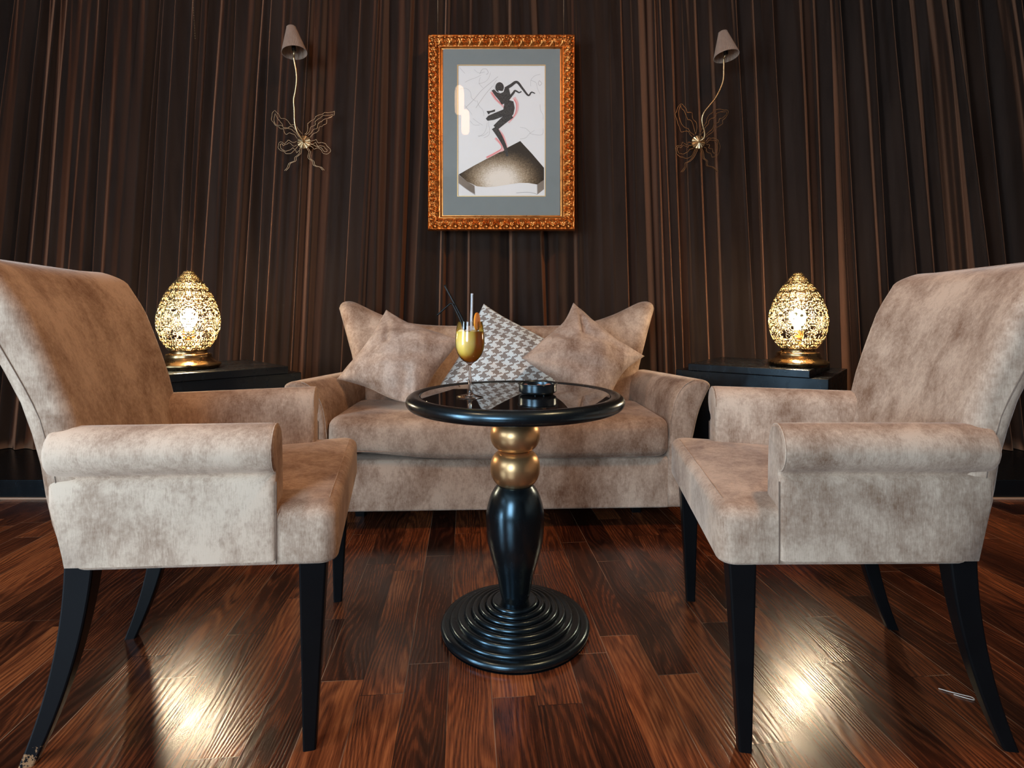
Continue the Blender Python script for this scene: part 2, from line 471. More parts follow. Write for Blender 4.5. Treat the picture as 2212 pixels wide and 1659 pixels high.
# ------------------------------------------------------------------ armchair
def hw(u): return .286 + .14 * u
def interp(tab, x):
    if x <= tab[0][0]: return tab[0][1]
    for (a, b), (c, d) in zip(tab, tab[1:]):
        if x <= c: return b + (d - b) * (x - a) / (c - a)
    return tab[-1][1]
REAR = [(.388, -.186), (.40, -.198), (.43, -.214), (.50, -.234), (.6, -.252), (.7, -.280), (.765, -.306), (.863, -.350), (.94, -.392), (1.0, -.432), (1.02, -.445)]
FRONT = [(.39, -.10), (.5, -.14), (.6, -.168), (.7, -.198), (.8, -.232), (.9, -.272), (.97, -.318), (1.0, -.345), (1.02, -.36)]
BACKW = [(.39, .252), (.60, .256), (.70, .259), (.85, .270), (1.02, .285)]
def make_armchair(label, chipped):
    t = thing('armchair', label, 'armchair', group='beige velvet armchairs')
    # seat body
    c = [(-.185, -hw(-.185) + .007), (.325, -hw(.325)), (.325, hw(.325)), (-.185, hw(-.185) - .007)]
    v, f = rprism(c, .388, .508, .030, .012, .030, 6, .014, 6, 3)
    mesh('seat', v, f, M['velvet'], t, True, 60)
    # backrest
    zs = [.392, .396, .404, .418, .44, .48, .54, .60, .66, .72, .78, .84, .89, .92, .945, .960, .970, .978, .985, .991, .996, .999, 1.0]
    rings = []; N = 13
    for z in zs:
        u0, u1 = interp(REAR, z), interp(FRONT, z); w = interp(BACKW, z)
        k = max(0, (z - .970) / .030); s = math.sqrt(max(0, 1 - k * k)) if k > 0 else 1
        th = (u1 - u0) / 2; uc = (u0 + u1) / 2
        ins = .022 * (1 - s); w -= ins; th2 = max(.006, th * (.18 + .82 * s)) if k > 0 else th
        kb = max(0, (.42 - z) / .028)
        if kb > 0:
            th2 = th * (1 - .22 * kb * kb); w -= .012 * kb * kb; uc += .01 * kb * kb
        uc -= .014 * k * k
        cr = min(.034, th2 * .95)
        rg = rring([(uc - th2, -w), (uc + th2, -w), (uc + th2, w), (uc - th2, w)], cr, 6, N)
        out = []
        for (a, b) in rg:
            wrap = .022 * (b / w) ** 2 * (1 if a > uc else .55) * min(1, max(0, (z - .5) / .2))
            hh = 0
            if k > 0 or z > .9: hh = .010 * ((z - .9) / .1) * ((b / w) ** 2)
            out.append((a + wrap, b, z + hh * .4))
        rings.append([(a, b, z if z < .6 else .6 + (z - .6) * 1.03) for a, b, z in out])
    v, f = loft(rings)
    mesh('backrest', v, f, M['velvet'], t, True, 70)
    # rear panel seams
    for s in (-1, 1):
        pts = []
        for z in [.405 + k * (.575 / 18) for k in range(19)]:
            u0 = interp(REAR, z); w = interp(BACKW, z)
            pts.append((u0 + .034 + .012 * min(1, max(0, (z - .5) / .2)), s * (w - .0004), z))
        mesh('seam', *tube(pts, .0013, 6), M['seam'], t)
    # arms
    for s in (-1, 1):
        sects = []
        def prof(u, d):
            h = hw(u); cc = (h - .023, .624); R = .050
            P = [(h - .080, .40), (h - .0795, .50), (h - .0780, .57), (h - .0748, .604)]
            for k in range(13):
                a = PI * (1 - k / 12 * 1.39); P.append((cc[0] + R * math.cos(a), cc[1] + R * math.sin(a)))
            P += [(h - .0085, .5725), (h - .0015, .5680), (h + .0025, .560), (h + .003, .52), (h + .003, .40)]
            if d: P = ribbon_prof_inset(P, d)
            return [(u, s * x, z) for x, z in P]
        L = [(-.222, .006), (-.218, .002), (-.212, 0), (-.1, 0), (0, 0), (.1, 0), (.17, 0), (.190, 0), (.198, .0008), (.2025, .0025), (.2048, .005), (.2056, .008)]
        # the front edge of the panel leans back towards the seat
        rings = []
        for u, d in L:
            rg = prof(u, d)
            out = []
            for (a, b, z) in rg:
                lean = 0
                out.append((max(a, interp(REAR, z) + .006), b, z))
            rings.append(out)
        if s < 0: rings = [list(reversed(r)) for r in rings]
        v, f = loft(rings)
        arm = mesh('arm', v, f, M['velvet'], t, True, 62)
        # piping ring round the roll's end and the vertical side seam
        h = hw(.2); pts = []
        for k in range(25):
            a = PI * (1.12 - k / 24 * 1.62)
            pts.append((.2015, s * (h - .023 + .0475 * math.cos(a)), .624 + .0475 * math.sin(a)))
        mesh('piping', *tube(pts, .0018, 6), M['velvet'], arm)
        pts = [(.2065, s * (hw(.207) + .0004), .395 + (.56 - .395) * k / 8) for k in range(9)]
        mesh('seam', *tube(pts, .0011, 6), M['seam'], arm)
    # seat front top seam
    pts = [(.304, -.27 + .54 * k / 12, .5065) for k in range(13)]
    mesh('seam', *tube(pts, .0012, 6), M['velvet'], t)
    # legs
    for s in (-1, 1):
        rings = []
        for k in range(9):
            q = k / 8; z = .40 * (1 - q); w = .0275 - .0145 * q
            cc = (.276 - .008 * q, s * (.288 + .006 * q))
            rings.append([(x, y, z) for x, y in rring([(cc[0] - w, cc[1] - w), (cc[0] + w, cc[1] - w), (cc[0] + w, cc[1] + w), (cc[0] - w, cc[1] + w)], .004, 2)])
        v, f = loft(list(reversed(rings)))
        mesh('leg', v, f, M['black'], t, True, 20)
        rings = []
        for k in range(15):
            q = k / 14; z = .42 * (1 - q); w = .027 - .013 * q
            cc = (-.178 - .022 * q - .074 * q ** 2.1, s * (.212 + .004 * q))
            rings.append([(x, y, z) for x, y in rring([(cc[0] - w, cc[1] - w * .9), (cc[0] + w, cc[1] - w * .9), (cc[0] + w, cc[1] + w * .9), (cc[0] - w, cc[1] + w * .9)], .004, 2)])
        v, f = loft(list(reversed(rings)))
        ch = chipped and s < 0
        mesh('leg', v, f, M['chipped'] if ch else M['black'], t, True, 20, 'black rear leg with chipped paint at the tip' if ch else None)
    return t

def copy_tree(o, parent=None):
    c = o.copy(); COL.objects.link(c); c.parent = parent
    for ch in list(o.children): copy_tree(ch, c)
    return c

chairA = make_armchair('beige velvet armchair with chipped paint on a rear leg tip, turned to face right', True)
chairA.location = (-.7445, 1.349, 0); chairA.rotation_euler = (0, 0, math.radians(12.5))
chairB = copy_tree(chairA)
for ch in chairB.children:
    if 'label' in ch.keys(): del ch['label']
    if ch.name.startswith('leg') and ch.data.materials[0] == M['chipped']:
        ch.data = ch.data.copy(); ch.data.materials[0] = M['black']
chairB['label'] = 'beige velvet armchair with clean unchipped black legs, turned to face left'
chairB.location = (.786, 1.369, 0); chairB.rotation_euler = (0, 0, math.radians(172))

# ------------------------------------------------------------------ sofa
SK = 1.168; SZ = -.1505      # seat height and width of the finished sofa (seat top about 0.48 m)
sofa = thing('sofa', 'two-seat beige velvet sofa with a flared winged back', 'sofa', (-.041 * SK, 1.90 * SK, 0), math.radians(2.2))
# local: x right, y away from the camera (0 = front), z up
v, f = rprism([(-.615, .012), (.615, .012), (.615, .50), (-.615, .50)], .203, .385, .02, .008, .012, 5, 0, 8)
mesh('seat_base', v, f, M['velvet'], sofa, True, 60)
# loose seat cushion, slightly sagging/lifted on its left
v, f = rprism([(-.603, -.010), (.603, -.010), (.603, .44), (-.603, .44)], .392, .534, .045, .026, .034, 7, .018, 22, 6)
nv = []
for (x, y, z) in v:
    s = (x + .6) / 1.2; zz = z
    low = max(0, (.46 - z) / .07)
    if z < .47: zz += low * (.024 * math.exp(-((s - .08) / .17) ** 2) - .006 * math.sin(PI * s))
    zz += .004 * math.sin(x * 9 + 1) * (1 if z > .5 else .3) - .006 * s * (1 if z > .5 else .4)
    yy = y + (.010 * math.sin(PI * (z - .392) / .142) * -1 if y < .03 else 0)
    nv.append((x, yy, zz))
cush = mesh('seat_cushion', nv, f, M['velvet'], sofa, True, 70)
pts = [(-.565 + 1.13 * k / 30, -.0075, .506 + .004 * math.sin((-.565 + 1.13 * k / 30) * 9 + 1)) for k in range(31)]
mesh('seam', *tube([(-.58 + 1.16 * k / 30, -.0135, .424 - .006 * math.sin(PI * k / 30)) for k in range(31)], .0014, 6), M['velvet'], cush)
# arms
AP = [(.598, .205), (.600, .40), (.607, .47), (.614, .537), (.627, .589), (.650, .630), (.675, .652), (.705, .662), (.735, .662), (.754, .651), (.757, .636), (.744, .612), (.718, .552), (.699, .477), (.686, .40), (.678, .205)]
APs = [tuple(p) for p in catmull([(a, b, 0) for a, b in AP], 3)]
APs = [(p[0], p[1]) for p in APs]
for s in (-1, 1):
    rings = []
    for y, d in [(.0, .016), (.001, .010), (.005, .004), (.011, .001), (.018, 0), (.08, 0), (.16, 0), (.24, 0), (.32, 0), (.40, 0), (.47, 0), (.485, .006), (.49, .014)]:
        P = ribbon_prof_inset(APs, d) if d else APs
        q = max(0, y) / .45
        out = []
        for x, z in P:
            h = max(0, (z - .4) / .26)
            xx = x - .075 * q * h - (.0 if z > .3 else 0)
            out.append((s * xx, y + .004, z - .010 * q * h))
        rings.append(out)
    if s < 0: rings = [list(reversed(r)) for r in rings]
    v, f = loft(rings)
    arm = mesh('arm', v, f, M['velvet'], sofa, True, 62)
    pts = [(s * (x + .001), .010, z + .0015) for x, z in APs[5:21]]
    mesh('piping', *tube(pts, .0016, 6), M['velvet'], arm)
# back
TOPC = [(0, 0, .845), (.2, .15, .845), (.38, .30, .848), (.54, .42, .862), (.68, .52, .893), (.79, .59, .925), (.87, .64, .950), (.92, .672, .957), (.965, .697, .949), (1.0, .707, .925)]
cols = 97; rings = []
cc_ = catmull(TOPC, 16)
for i in range(cols):
    s = -1 + 2 * i / (cols - 1); a = abs(s)
    xt = np.interp(a, [p[0] for p in cc_], [p[1] for p in cc_]); zt = np.interp(a, [p[0] for p in cc_], [p[2] for p in cc_])
    e = max(0, (a - .88) / .12); th = .062 * math.sqrt(max(.004, 1 - e ** 2.4))
    def pt(z, off):
        q = min(1, max(0, (z - .30) / (zt - .30))); xb = .585 * a
        yb = .42 + .22 * (z - .4) - .075 * a ** 3 * min(1, max(0, (z - .45) / .3))
        return (math.copysign(xb + (xt - xb) * q ** 2, s), yb + .062 + off, z)
    zz = [.30 + (zt - .30 - .045) * k / 11 for k in range(12)]
    front = [pt(z, -th) for z in zz]; rear = [pt(z, th) for z in reversed(zz)]
    top = [pt(zt - .045 + .045 * math.sin(PI * k / 10), -th * math.cos(PI * k / 10)) for k in range(1, 10)]
    rings.append(front + top + rear)
v, f = loft(rings)
bk = mesh('backrest', v, f, M['velvet'], sofa, True, 70)
for ch in sofa.children_recursive:
    for v_ in ch.data.vertices: v_.co = (v_.co.x * SK, v_.co.y * SK, v_.co.z * SK + SZ)
for sx in (-.62, .62):
    for sy in (.22, .54):
        rings = []
        for k in range(5):
            q = k / 4; w = .026 - .006 * q; z = .10 * (1 - q)
            rings.append([(x, y, z) for x, y in rring([(sx - w, sy - w), (sx + w, sy - w), (sx + w, sy + w), (sx - w, sy + w)], .003, 2)])
        v, f = loft(list(reversed(rings))); mesh('leg', v, f, M['black'], sofa, True, 20)

# ------------------------------------------------------------------ cushions
def hound():
    m = NT('houndstooth_fabric'); uv = m.coord('UV')
    sp = m.n('ShaderNodeSeparateXYZ'); m.l(uv, sp.inputs[0])
    N = 8 * 11.0
    i = m.math('FLOOR', m.math('MULTIPLY', sp.outputs[0], N)); j = m.math('FLOOR', m.math('MULTIPLY', sp.outputs[1], N))
    wa = m.math('LESS_THAN', m.math('MODULO', i, 8.0), 3.5); we = m.math('LESS_THAN', m.math('MODULO', j, 8.0), 3.5)
    tw = m.math('LESS_THAN', m.math('MODULO', m.math('ADD', i, j), 4.0), 1.5)
    dk = m.math('ADD', m.math('MULTIPLY', tw, wa), m.math('MULTIPLY', m.math('SUBTRACT', 1.0, tw), we))
    col = m.mix(dk, (.70, .77, .77, 1), (.245, .215, .19, 1))
    b = m.bsdf(Base_Color=col, Roughness=m.math('ADD', .32, m.math('MULTIPLY', dk, .15)), Sheen_Weight=.2, Specular_IOR_Level=.5)
    m.l(m.bump(m.noise(m.mapping(uv, (1, 6, 1)), 160, 3), .15, .001), b.inputs['Normal'])
    return m.m
M['hound'] = hound()

def cushion(name, label, C, e1, e2, h1, h2, T, mat, dents=(), seed=1, bow=.07, zmin=None, group=None, n=64, nx=None):
    C = Vector(C); e1 = Vector(e1).normalized(); e2 = Vector(e2); e2 = (e2 - e1 * e2.dot(e1)).normalized()
    nrm = e1.cross(e2)
    if nrm.y > 0: nrm = -nrm
    r = np.random.default_rng(seed); ph = r.uniform(0, 6.28, 12)
    verts = []; uvs = []; idx = {}
    for side in (1, -1):
        for i in range(n + 1):
            for j in range(n + 1):
                a = -1 + 2 * i / n; b = -1 + 2 * j / n
                edge = i in (0, n) or j in (0, n)
                if side == -1 and edge: idx[(side, i, j)] = idx[(1, i, j)]; continue
                a2 = a * (1 - bow * (1 - b * b) * abs(a) ** 2 * (1 + .35 * math.sin(ph[0] + 3 * b)))
                b2 = b * (1 - bow * (1 - a * a) * abs(b) ** 2 * (1 + .35 * math.sin(ph[1] + 3 * a)))
                t = T * max(0, (1 - a ** 2) * (1 - b ** 2)) ** .55
                env = max(0, (1 - a ** 4) * (1 - b ** 4))
                # soft wrinkles and corner gathers
                w = .006 * math.sin(7 * a + 2.2 * b + ph[2]) + .005 * math.sin(4 * a - 8 * b + ph[3]) + .002 * math.sin(15 * a + 9 * b + ph[4])
                for ca, cb_, p in ((1, 1, 5), (1, -1, 6), (-1, 1, 7), (-1, -1, 8)):
                    dx, dy = a - ca, b - cb_; rr = math.hypot(dx, dy); an = math.atan2(dy, dx)
                    w += .010 * math.exp(-(rr / .55) ** 2) * math.sin(9 * an + ph[p]) * min(1, rr / .2)
                if side == 1:
                    for (p0, p1, wd, dp) in dents:
                        q0 = Vector(p0); q1 = Vector(p1); d = q1 - q0; k = max(0, min(1, (Vector((a, b)) - q0).dot(d) / d.length_squared))
                        ds = (Vector((a, b)) - q0 - d * k).length
                        w -= dp * math.exp(-(ds / wd) ** 2)
                t = t * side + w * env * (1 if side == 1 else -1)
                P = C + e1 * ((a2 + b2) / 2 * h1) + e2 * ((a2 - b2) / 2 * h2) + nrm * t
                if zmin is not None and P.z < zmin + .05:
                    q = (zmin + .05 - P.z); P.z = zmin + .05 * math.exp(-q / .05); P.y -= .0
                idx[(side, i, j)] = len(verts); verts.append(P); uvs.append(((a + 1) / 2, (b + 1) / 2))
    faces = []
    flip = e1.cross(e2).dot(nrm) > 0
    for side in (1, -1):
        for i in range(n):
            for j in range(n):
                q = (idx[(side, i, j)], idx[(side, i + 1, j)], idx[(side, i + 1, j + 1)], idx[(side, i, j + 1)])
                if (side == 1) == flip: q = q[::-1]
                faces.append(q)
    me = bpy.data.meshes.new(name); me.from_pydata([tuple(p) for p in verts], [], faces)
    uvl = me.uv_layers.new(name='UVMap')
    for lp in me.loops: uvl.data[lp.index].uv = uvs[lp.vertex_index]
    me.polygons.foreach_set('use_smooth', [True] * len(me.polygons)); me.update()
    o = bpy.data.objects.new(name, me); COL.objects.link(o); me.materials.append(mat)
    tag(o, label, 'cushion', group)
    return o
SEATZ = .504
cushion('throw_pillow', 'taupe velvet pillow standing on a corner, tucked behind the cocktail glass side of the sofa',
        (-.442 * SK, 2.125 * SK, .722 * SK + SZ), Vector((-.515, 2.27, .912)) - Vector((-.35, 1.99, .548)), Vector((-.214, 2.14, .739)) - Vector((-.681, 2.10, .653)),
        .262 * SK, .250 * SK, .095, M['velvet_pillow'], dents=[((.9, .8), (.15, .35), .10, .016), ((-.9, -.6), (-.35, -.5), .12, .02)], seed=3, bow=.10, zmin=SEATZ, group='velvet throw pillows')
cushion('throw_pillow.001', 'taupe velvet pillow with a deep crease from its top corner, beside the houndstooth pillow',
        (.283 * SK, 2.12 * SK, .730 * SK + SZ), Vector((.2586, 2.27, .941)) - Vector((.303, 1.97, .528)), Vector((.524, 2.10, .660)) - Vector((.047, 2.09, .737)),
        .270 * SK, .250 * SK, .095, M['velvet_pillow'], dents=[((.95, .85), (.35, .30), .075, .030), ((-.1, .95), (-.05, .45), .10, .024)], seed=8, bow=.13, zmin=SEATZ, group='velvet throw pillows')
Tp = at(1045, 656, 2.375 * SK); Lp = at(942, 834, 2.19 * SK); Rp = at(1238, 768, 2.31 * SK)
Cc = (Lp + Rp) / 2
cushion('throw_pillow.002', 'silver and taupe houndstooth pillow between the two plain velvet pillows',
        Cc, Tp - Cc, Rp - Lp, (Tp - Cc).length, (Rp - Lp).length / 2, .075, M['hound'], seed=14, bow=.05, zmin=SEATZ - .005)

# ------------------------------------------------------------------ pedestal table
TX, TY = .009, 1.55
tab = thing('pedestal_table', 'round black pedestal table with two gold balls on its column', 'table', (TX, TY, 0))
def arc(cx, cz, r, a0, a1, n, ry=None):
    return [(cx + r * math.cos(a0 + (a1 - a0) * k / n), cz + (ry or r) * math.sin(a0 + (a1 - a0) * k / n)) for k in range(n + 1)]
prof = [(.0005, .630), (.20, .630), (.262, .634)] + arc(.288, .653, .0215, -PI / 2, PI / 2, 14, .0195) + [(.274, .6705), (.2715, .6695), (.2705, .6675), (.2695, .6655), (.0005, .6655)]
mesh('table_top', *lathe(prof, 128), M['table_black'], tab, True, 50)
mesh('glass_inlay', *lathe([(.0005, .6658), (.2685, .6658), (.2693, .6668), (.2685, .6688), (.0005, .6690)], 128), M['dark_glass'], tab, True, 40, 'round dark mirror-glass inlay')
mesh('collar', *lathe([(.0005, .600), (.05, .600), (.075, .612), (.095, .629), (.0005, .6295)], 64), M['table_black'], tab, True, 40)
def ball(z0, z1, r, rn):
    out = []; zc = (z0 + z1) / 2; h = (z1 - z0) / 2
    for k in range(25):
        a = -PI / 2 + PI * k / 24
        x = rn + (r - rn) * max(0, math.cos(a)) ** .9
        out.append((x, zc + h * math.sin(a)))
    return [(.0005, z0)] + out + [(.0005, z1)]
mesh('ball', *lathe(ball(.5075, .596, .0715, .034), 64), M['gold_paint'], tab, True, 60, 'upper gold ball of the column')
mesh('ball', *lathe(ball(.4075, .5075, .0715, .034), 64), M['gold_paint'], tab, True, 60, 'lower gold ball of the column')
cp = [(.0005, .070), (.036, .070), (.037, .078), (.043, .100), (.053, .1486), (.067, .197), (.0785, .2456), (.083, .2935), (.0825, .332), (.075, .365), (.065, .389), (.050, .411), (.0005, .411)]
cs = catmull([(a, b, 0) for a, b in cp[1:-1]], 5)
mesh('column', *lathe([(.0005, .070)] + [(p[0], p[1]) for p in cs] + [(.0005, .4125)], 64), M['table_black'], tab, True, 60)
bp = [(.0005, 0), (.209, 0)]
nr = 8; rad = [.2125, .186, .1645, .1435, .123, .1025, .0825, .0655, .052]; zz = [.0, .026, .038, .047, .0545, .061, .067, .0735, .080]
bp += arc(.197, .0125, .0155, -PI / 2 + .3, PI / 2, 10, .0125)
for k in range(1, 8):
    r0 = rad[k]; z0 = zz[k]
    bp += arc(r0 - .0085, z0 - .001, .0095, -.35, PI / 2 + .35, 8, .0085)
bp += [(.048, .080), (.0005, .080)]
mesh('foot', *lathe(bp, 96), M['table_black'], tab, True, 60, 'broad stepped round foot')

# ------------------------------------------------------------------ things on the table
GZ = .6690
def glass_mat(name, tint=(1, 1, 1), rough=0.0):
    m = NT(name); m.bsdf(Base_Color=tint, Roughness=rough, IOR=1.46, Transmission_Weight=1.0); return m.m
M['glass'] = glass_mat('clear_glass')
def thin_glass(name, ior, tint=(1, 1, 1)):
    m = NT(name); g = m.n('ShaderNodeBsdfGlossy'); g.inputs['Roughness'].default_value = .02
    t = m.n('ShaderNodeBsdfTransparent'); t.inputs[0].default_value = (*tint, 1)
    fr = m.n('ShaderNodeFresnel'); fr.inputs[0].default_value = ior
    x = m.n('ShaderNodeMixShader'); m.l(fr.outputs[0], x.inputs[0]); m.l(t.outputs[0], x.inputs[1]); m.l(g.outputs[0], x.inputs[2]); m.l(x.outputs[0], m.out.inputs[0])
    return m.m
M['thin_glass'] = thin_glass('thin_clear_glass', 1.5, (.97, .98, .98))
gl = thing('cocktail_glass', 'stemmed glass of orange cocktail standing on the mirror-topped table', 'glass', (-.116, 1.4876, GZ))
outer = [(.0005, 0), (.0365, 0), (.0372, .0012), (.0355, .0024), (.020, .0058), (.010, .0090), (.0052, .014), (.0042, .024), (.0038, .050), (.0040, .080), (.0052, .090), (.012, .0955),
         (.0225, .104), (.0325, .117), (.0385, .133), (.0403, .148), (.0400, .163), (.0378, .186), (.0342, .2085)]
inner = [(.0334, .2085), (.0368, .186), (.0390, .163), (.0393, .148), (.0375, .1335), (.0315, .1185), (.0215, .106), (.0115, .0985), (.0005, .0965)]
oo = [(.0005, 0)] + [(p[0], p[1]) for p in catmull([(a, b, 0) for a, b in outer[1:]], 4)]
ii = [(p[0], p[1]) for p in catmull([(a, b, 0) for a, b in inner], 4)]
ib = next(k for k, p in enumerate(oo) if p[1] > .0955)
mesh('bowl', *lathe([(.0005, .0950)] + oo[ib:], 64), M['thin_glass'], gl, True, 60)
mesh('stem', *lathe(oo[:ib] + [(.0005, .0952)], 48), M['glass'], gl, True, 60)
def juice():
    m = NT('orange_drink'); c = m.coord()
    sp = m.n('ShaderNodeSeparateXYZ'); m.l(c, sp.inputs[0])
    n = m.noise(c, 60, 3)
    h = m.math('ADD', sp.outputs[2], m.math('MULTIPLY', m.math('SUBTRACT', n, .5), .012))
    col = m.ramp(m.math('MULTIPLY', m.math('SUBTRACT', h, .095), 11.0), [(.02, (.95, .36, .01)), (.25, (1.0, .58, .10)), (.6, (1.0, .68, .22)), (.95, (1.0, .60, .12))])
    m.bsdf(Base_Color=col, Roughness=.25, Subsurface_Weight=.9, Subsurface_Radius=(.035, .022, .008), Subsurface_Scale=1.0)
    return m.m
M['juice'] = juice()
jp = [(max(.0005, a - .0006), b + .0006) for a, b in reversed(ii) if b < .180] + [(.0372, .1815), (.0005, .1815)]
mesh('drink', *lathe(jp, 64), M['juice'], gl, True, 50, 'opaque orange drink')
def citrus():
    m = NT('orange_flesh'); c = m.coord()
    n = m.noise(c, 180, 3)
    m.bsdf(Base_Color=m.mix(n, (.85, .25, .01, 1), (.95, .48, .06, 1)), Roughness=.3, Subsurface_Weight=.2, Subsurface_Scale=.01)
    return m.m
M['flesh'] = citrus(); M['rind'] = simple('orange_rind', (.85, .30, .02), .4, 0, .15, 300, .1); M['pith'] = simple('orange_pith', (.9, .66, .28), .5)
def disc(r, th, a0=0, a1=2 * PI, n=40):
    """wheel slice in the XZ plane, thickness along y"""
    v = []; f = []
    pts = [(r * math.cos(a0 + (a1 - a0) * k / n), r * math.sin(a0 + (a1 - a0) * k / n)) for k in range(n + 1)]
    if a1 - a0 < 6.2: pts.append((0, 0))
    m_ = len(pts)
    v = [(x, -th / 2, z) for x, z in pts] + [(x, th / 2, z) for x, z in pts]
    f = [tuple(range(m_)), tuple(range(2 * m_ - 1, m_ - 1, -1))] + [(i, m_ + i, m_ + (i + 1) % m_, (i + 1) % m_) for i in range(m_)]
    return v, f
# slices floating in the drink (part of the drink)
for (dx, dz, rot, tilt) in ((.012, .170, .5, .25), (-.020, .171, -.5, .2)):
    o = mesh('floating_slice', *disc(.0165, .003), M['pith'], gl, True, 40, 'orange slice floating in the drink')
    o.location = (dx, -.0205, dz); o.rotation_euler = (tilt, .3, rot)
# half wheel stuck on the rim
gar = thing('orange_slice', 'orange slice wedged on the cocktail glass rim beside the clear straw', 'fruit', (-.116 + .021, 1.4876 - .024, GZ + .2085), math.radians(77))
o = mesh('flesh', *disc(.0215, .0055), M['flesh'], gar, True, 40)
o = mesh('rind', *tube([(.0220 * math.cos(2 * PI * k / 40), 0, .0220 * math.sin(2 * PI * k / 40)) for k in range(40)], .0030, 8, True), M['rind'], gar)
# straws
M['straw_black'] = simple('black_plastic', (.006, .006, .0065), .3, Specular_IOR_Level=.2)
Ys = 1.49
def straw(name, pts, r, mat, label, group=None):
    P = catmull(pts, 6)
    o = mesh(name, *tube(P, r, 10), mat, None); tag(o, label, 'straw', group); return o
straw('straw', [at(1006, 712, 1.483), at(1000, 691, 1.483), at(977, 647, 1.492), at(960.5, 616, 1.50)], .0033, M['straw_black'], 'straight black straw leaning out of the orange cocktail', 'cocktail straws')
straw('straw.001', [at(1003, 716, 1.470), at(996, 694, 1.470), at(980, 661, 1.476), at(975.5, 655.5, 1.477), at(969, 659, 1.477), at(944, 681.5, 1.477)], .0024, M['straw_black'], 'black straw bent down at its hinge, in the orange cocktail', 'cocktail straws')
m = NT('clear_plastic'); m.bsdf(Base_Color=(.85, .90, .95), Roughness=.15, Transmission_Weight=.55, IOR=1.35); M['straw_clear'] = m.m
straw('straw.002', [at(1018, 715, 1.485), at(1018, 695, 1.485), at(1019, 664, 1.487), at(1019.5, 634, 1.489)], .0033, M['straw_clear'], 'clear upright straw in the orange cocktail', 'cocktail straws')

# small black bowl with nuts
DX, DY = .0735, 1.55
M['dish'] = simple('black_metal_dish', (.008, .009, .010), .26, 0, .03, 200, 0, Specular_IOR_Level=1.0, Specular_Tint=(.6, .84, 1.0, 1))  # specular tint carries the blue of the window highlight
dish = thing('snack_bowl', 'small black rimmed dish of pinkish nuts on the round table', 'bowl', (DX, DY, GZ))
bp = [(.0005, .002), (.046, .002), (.0475, .0035), (.0510, .0055), (.0535, .0075), (.0540, .010), (.0540, .0285)] + arc(.0560, .0305, .0020, PI * 1.1, PI * 2.9, 10)[0:9] + [(.0525, .0300), (.0515, .026), (.0512, .009), (.0490, .0075), (.0005, .0070)]
mesh('body', *lathe(bp, 72), M['dish'], dish, True, 50)
for a in (-1.75, -1.25, .4, 2.2):
    mesh('foot', *lathe([(.0003, 0), (.002, .0002), (.0026, .0012), (.002, .0026), (.0003, .003)], 10, (.049 * math.cos(a), .049 * math.sin(a), 0)), M['dish'], dish)
M['nut'] = simple('pink_nut_skin', (.50, .22, .15), .5, 0, .3, 300, .3)
k = 0
for (x, y, rz, ry) in ((-.034, .008, .3, .3), (-.018, -.012, 1.1, -.3), (-.012, .018, 2.0, .2), (.004, -.004, .6, .4), (.012, .017, 2.6, -.2), (.022, -.010, 1.7, .2), (.030, .012, .1, -.4), (-.026, .028, 1.2, .1), (.004, .036, .2, .2), (-.004, -.032, 1.9, .3)):
    v, f = lathe([(.0003, -.0105), (.0032, -.0085), (.0052, -.004), (.0056, .001), (.0046, .006), (.0025, .0095), (.0003, .0108)], 12)
    R = Matrix.Rotation(rz, 3, 'Z') @ Matrix.Rotation(PI / 2 + ry * .5, 3, 'Y')
    v = [R @ Vector((p[0], p[1] * .8, p[2])) for p in v]
    o = mesh('nut', v, f, M['nut'], None); o.location = (DX + x, DY + y, GZ + .0155 + (.0065 if k % 3 == 0 else 0))
    tag(o, 'pinkish nut inside the small black dish', 'nut', 'nuts in the black dish'); k += 1

# ------------------------------------------------------------------ side tables and egg lamps
M['side_black'] = M['black']
def worn():
    m = NT('worn_black_lacquer'); c = m.coord()
    n = m.noise(m.mapping(c, (1, 1, .5)), 26, 6, .7)
    col = m.ramp(n, [(.45, (.006, .006, .007)), (.76, (.009, .010, .011)), (.88, (.04, .04, .045))])
    r = m.ramp(n, [(.3, (.20,) * 3), (.8, (.34,) * 3)])
    b = m.bsdf(Base_Color=col, Roughness=r, Specular_IOR_Level=.38, Specular_Tint=(.65, .86, 1.0))  # blue window sheen helped along by a tint in the lacquer
    m.l(m.bump(m.noise(c, 50, 4), .1, .002), b.inputs['Normal'])
    return m.m
M['worn'] = worn()
STZ = .66
def side_table(label):
    t = thing('side_table', label, 'side table', group='stepped black side tables')
    mb = MB(); rbox(mb, -.33, .33, -.285, .285, .0, STZ - .034, .003, 2); mb.build('body', M['worn'], t, True, 20)
    mb = MB(); rbox(mb, -.2625, .2625, -.30, .225, STZ - .0338, STZ, .003, 2); mb.build('top_slab', M['worn'], t, True, 20)
    # worn pale edge along the two front rims
    return t
stB = side_table('stepped black side table with a blue sheen along its top slab edge')
stB.location = (1.245, 2.686, 0); stB.rotation_euler = (0, 0, math.radians(-38.5))
stA = copy_tree(stB); stA['label'] = 'stepped black side table half hidden behind the chipped-leg armchair'
stA.location = (-1.425, 2.505, 0); stA.rotation_euler = (0, 0, math.radians(45))

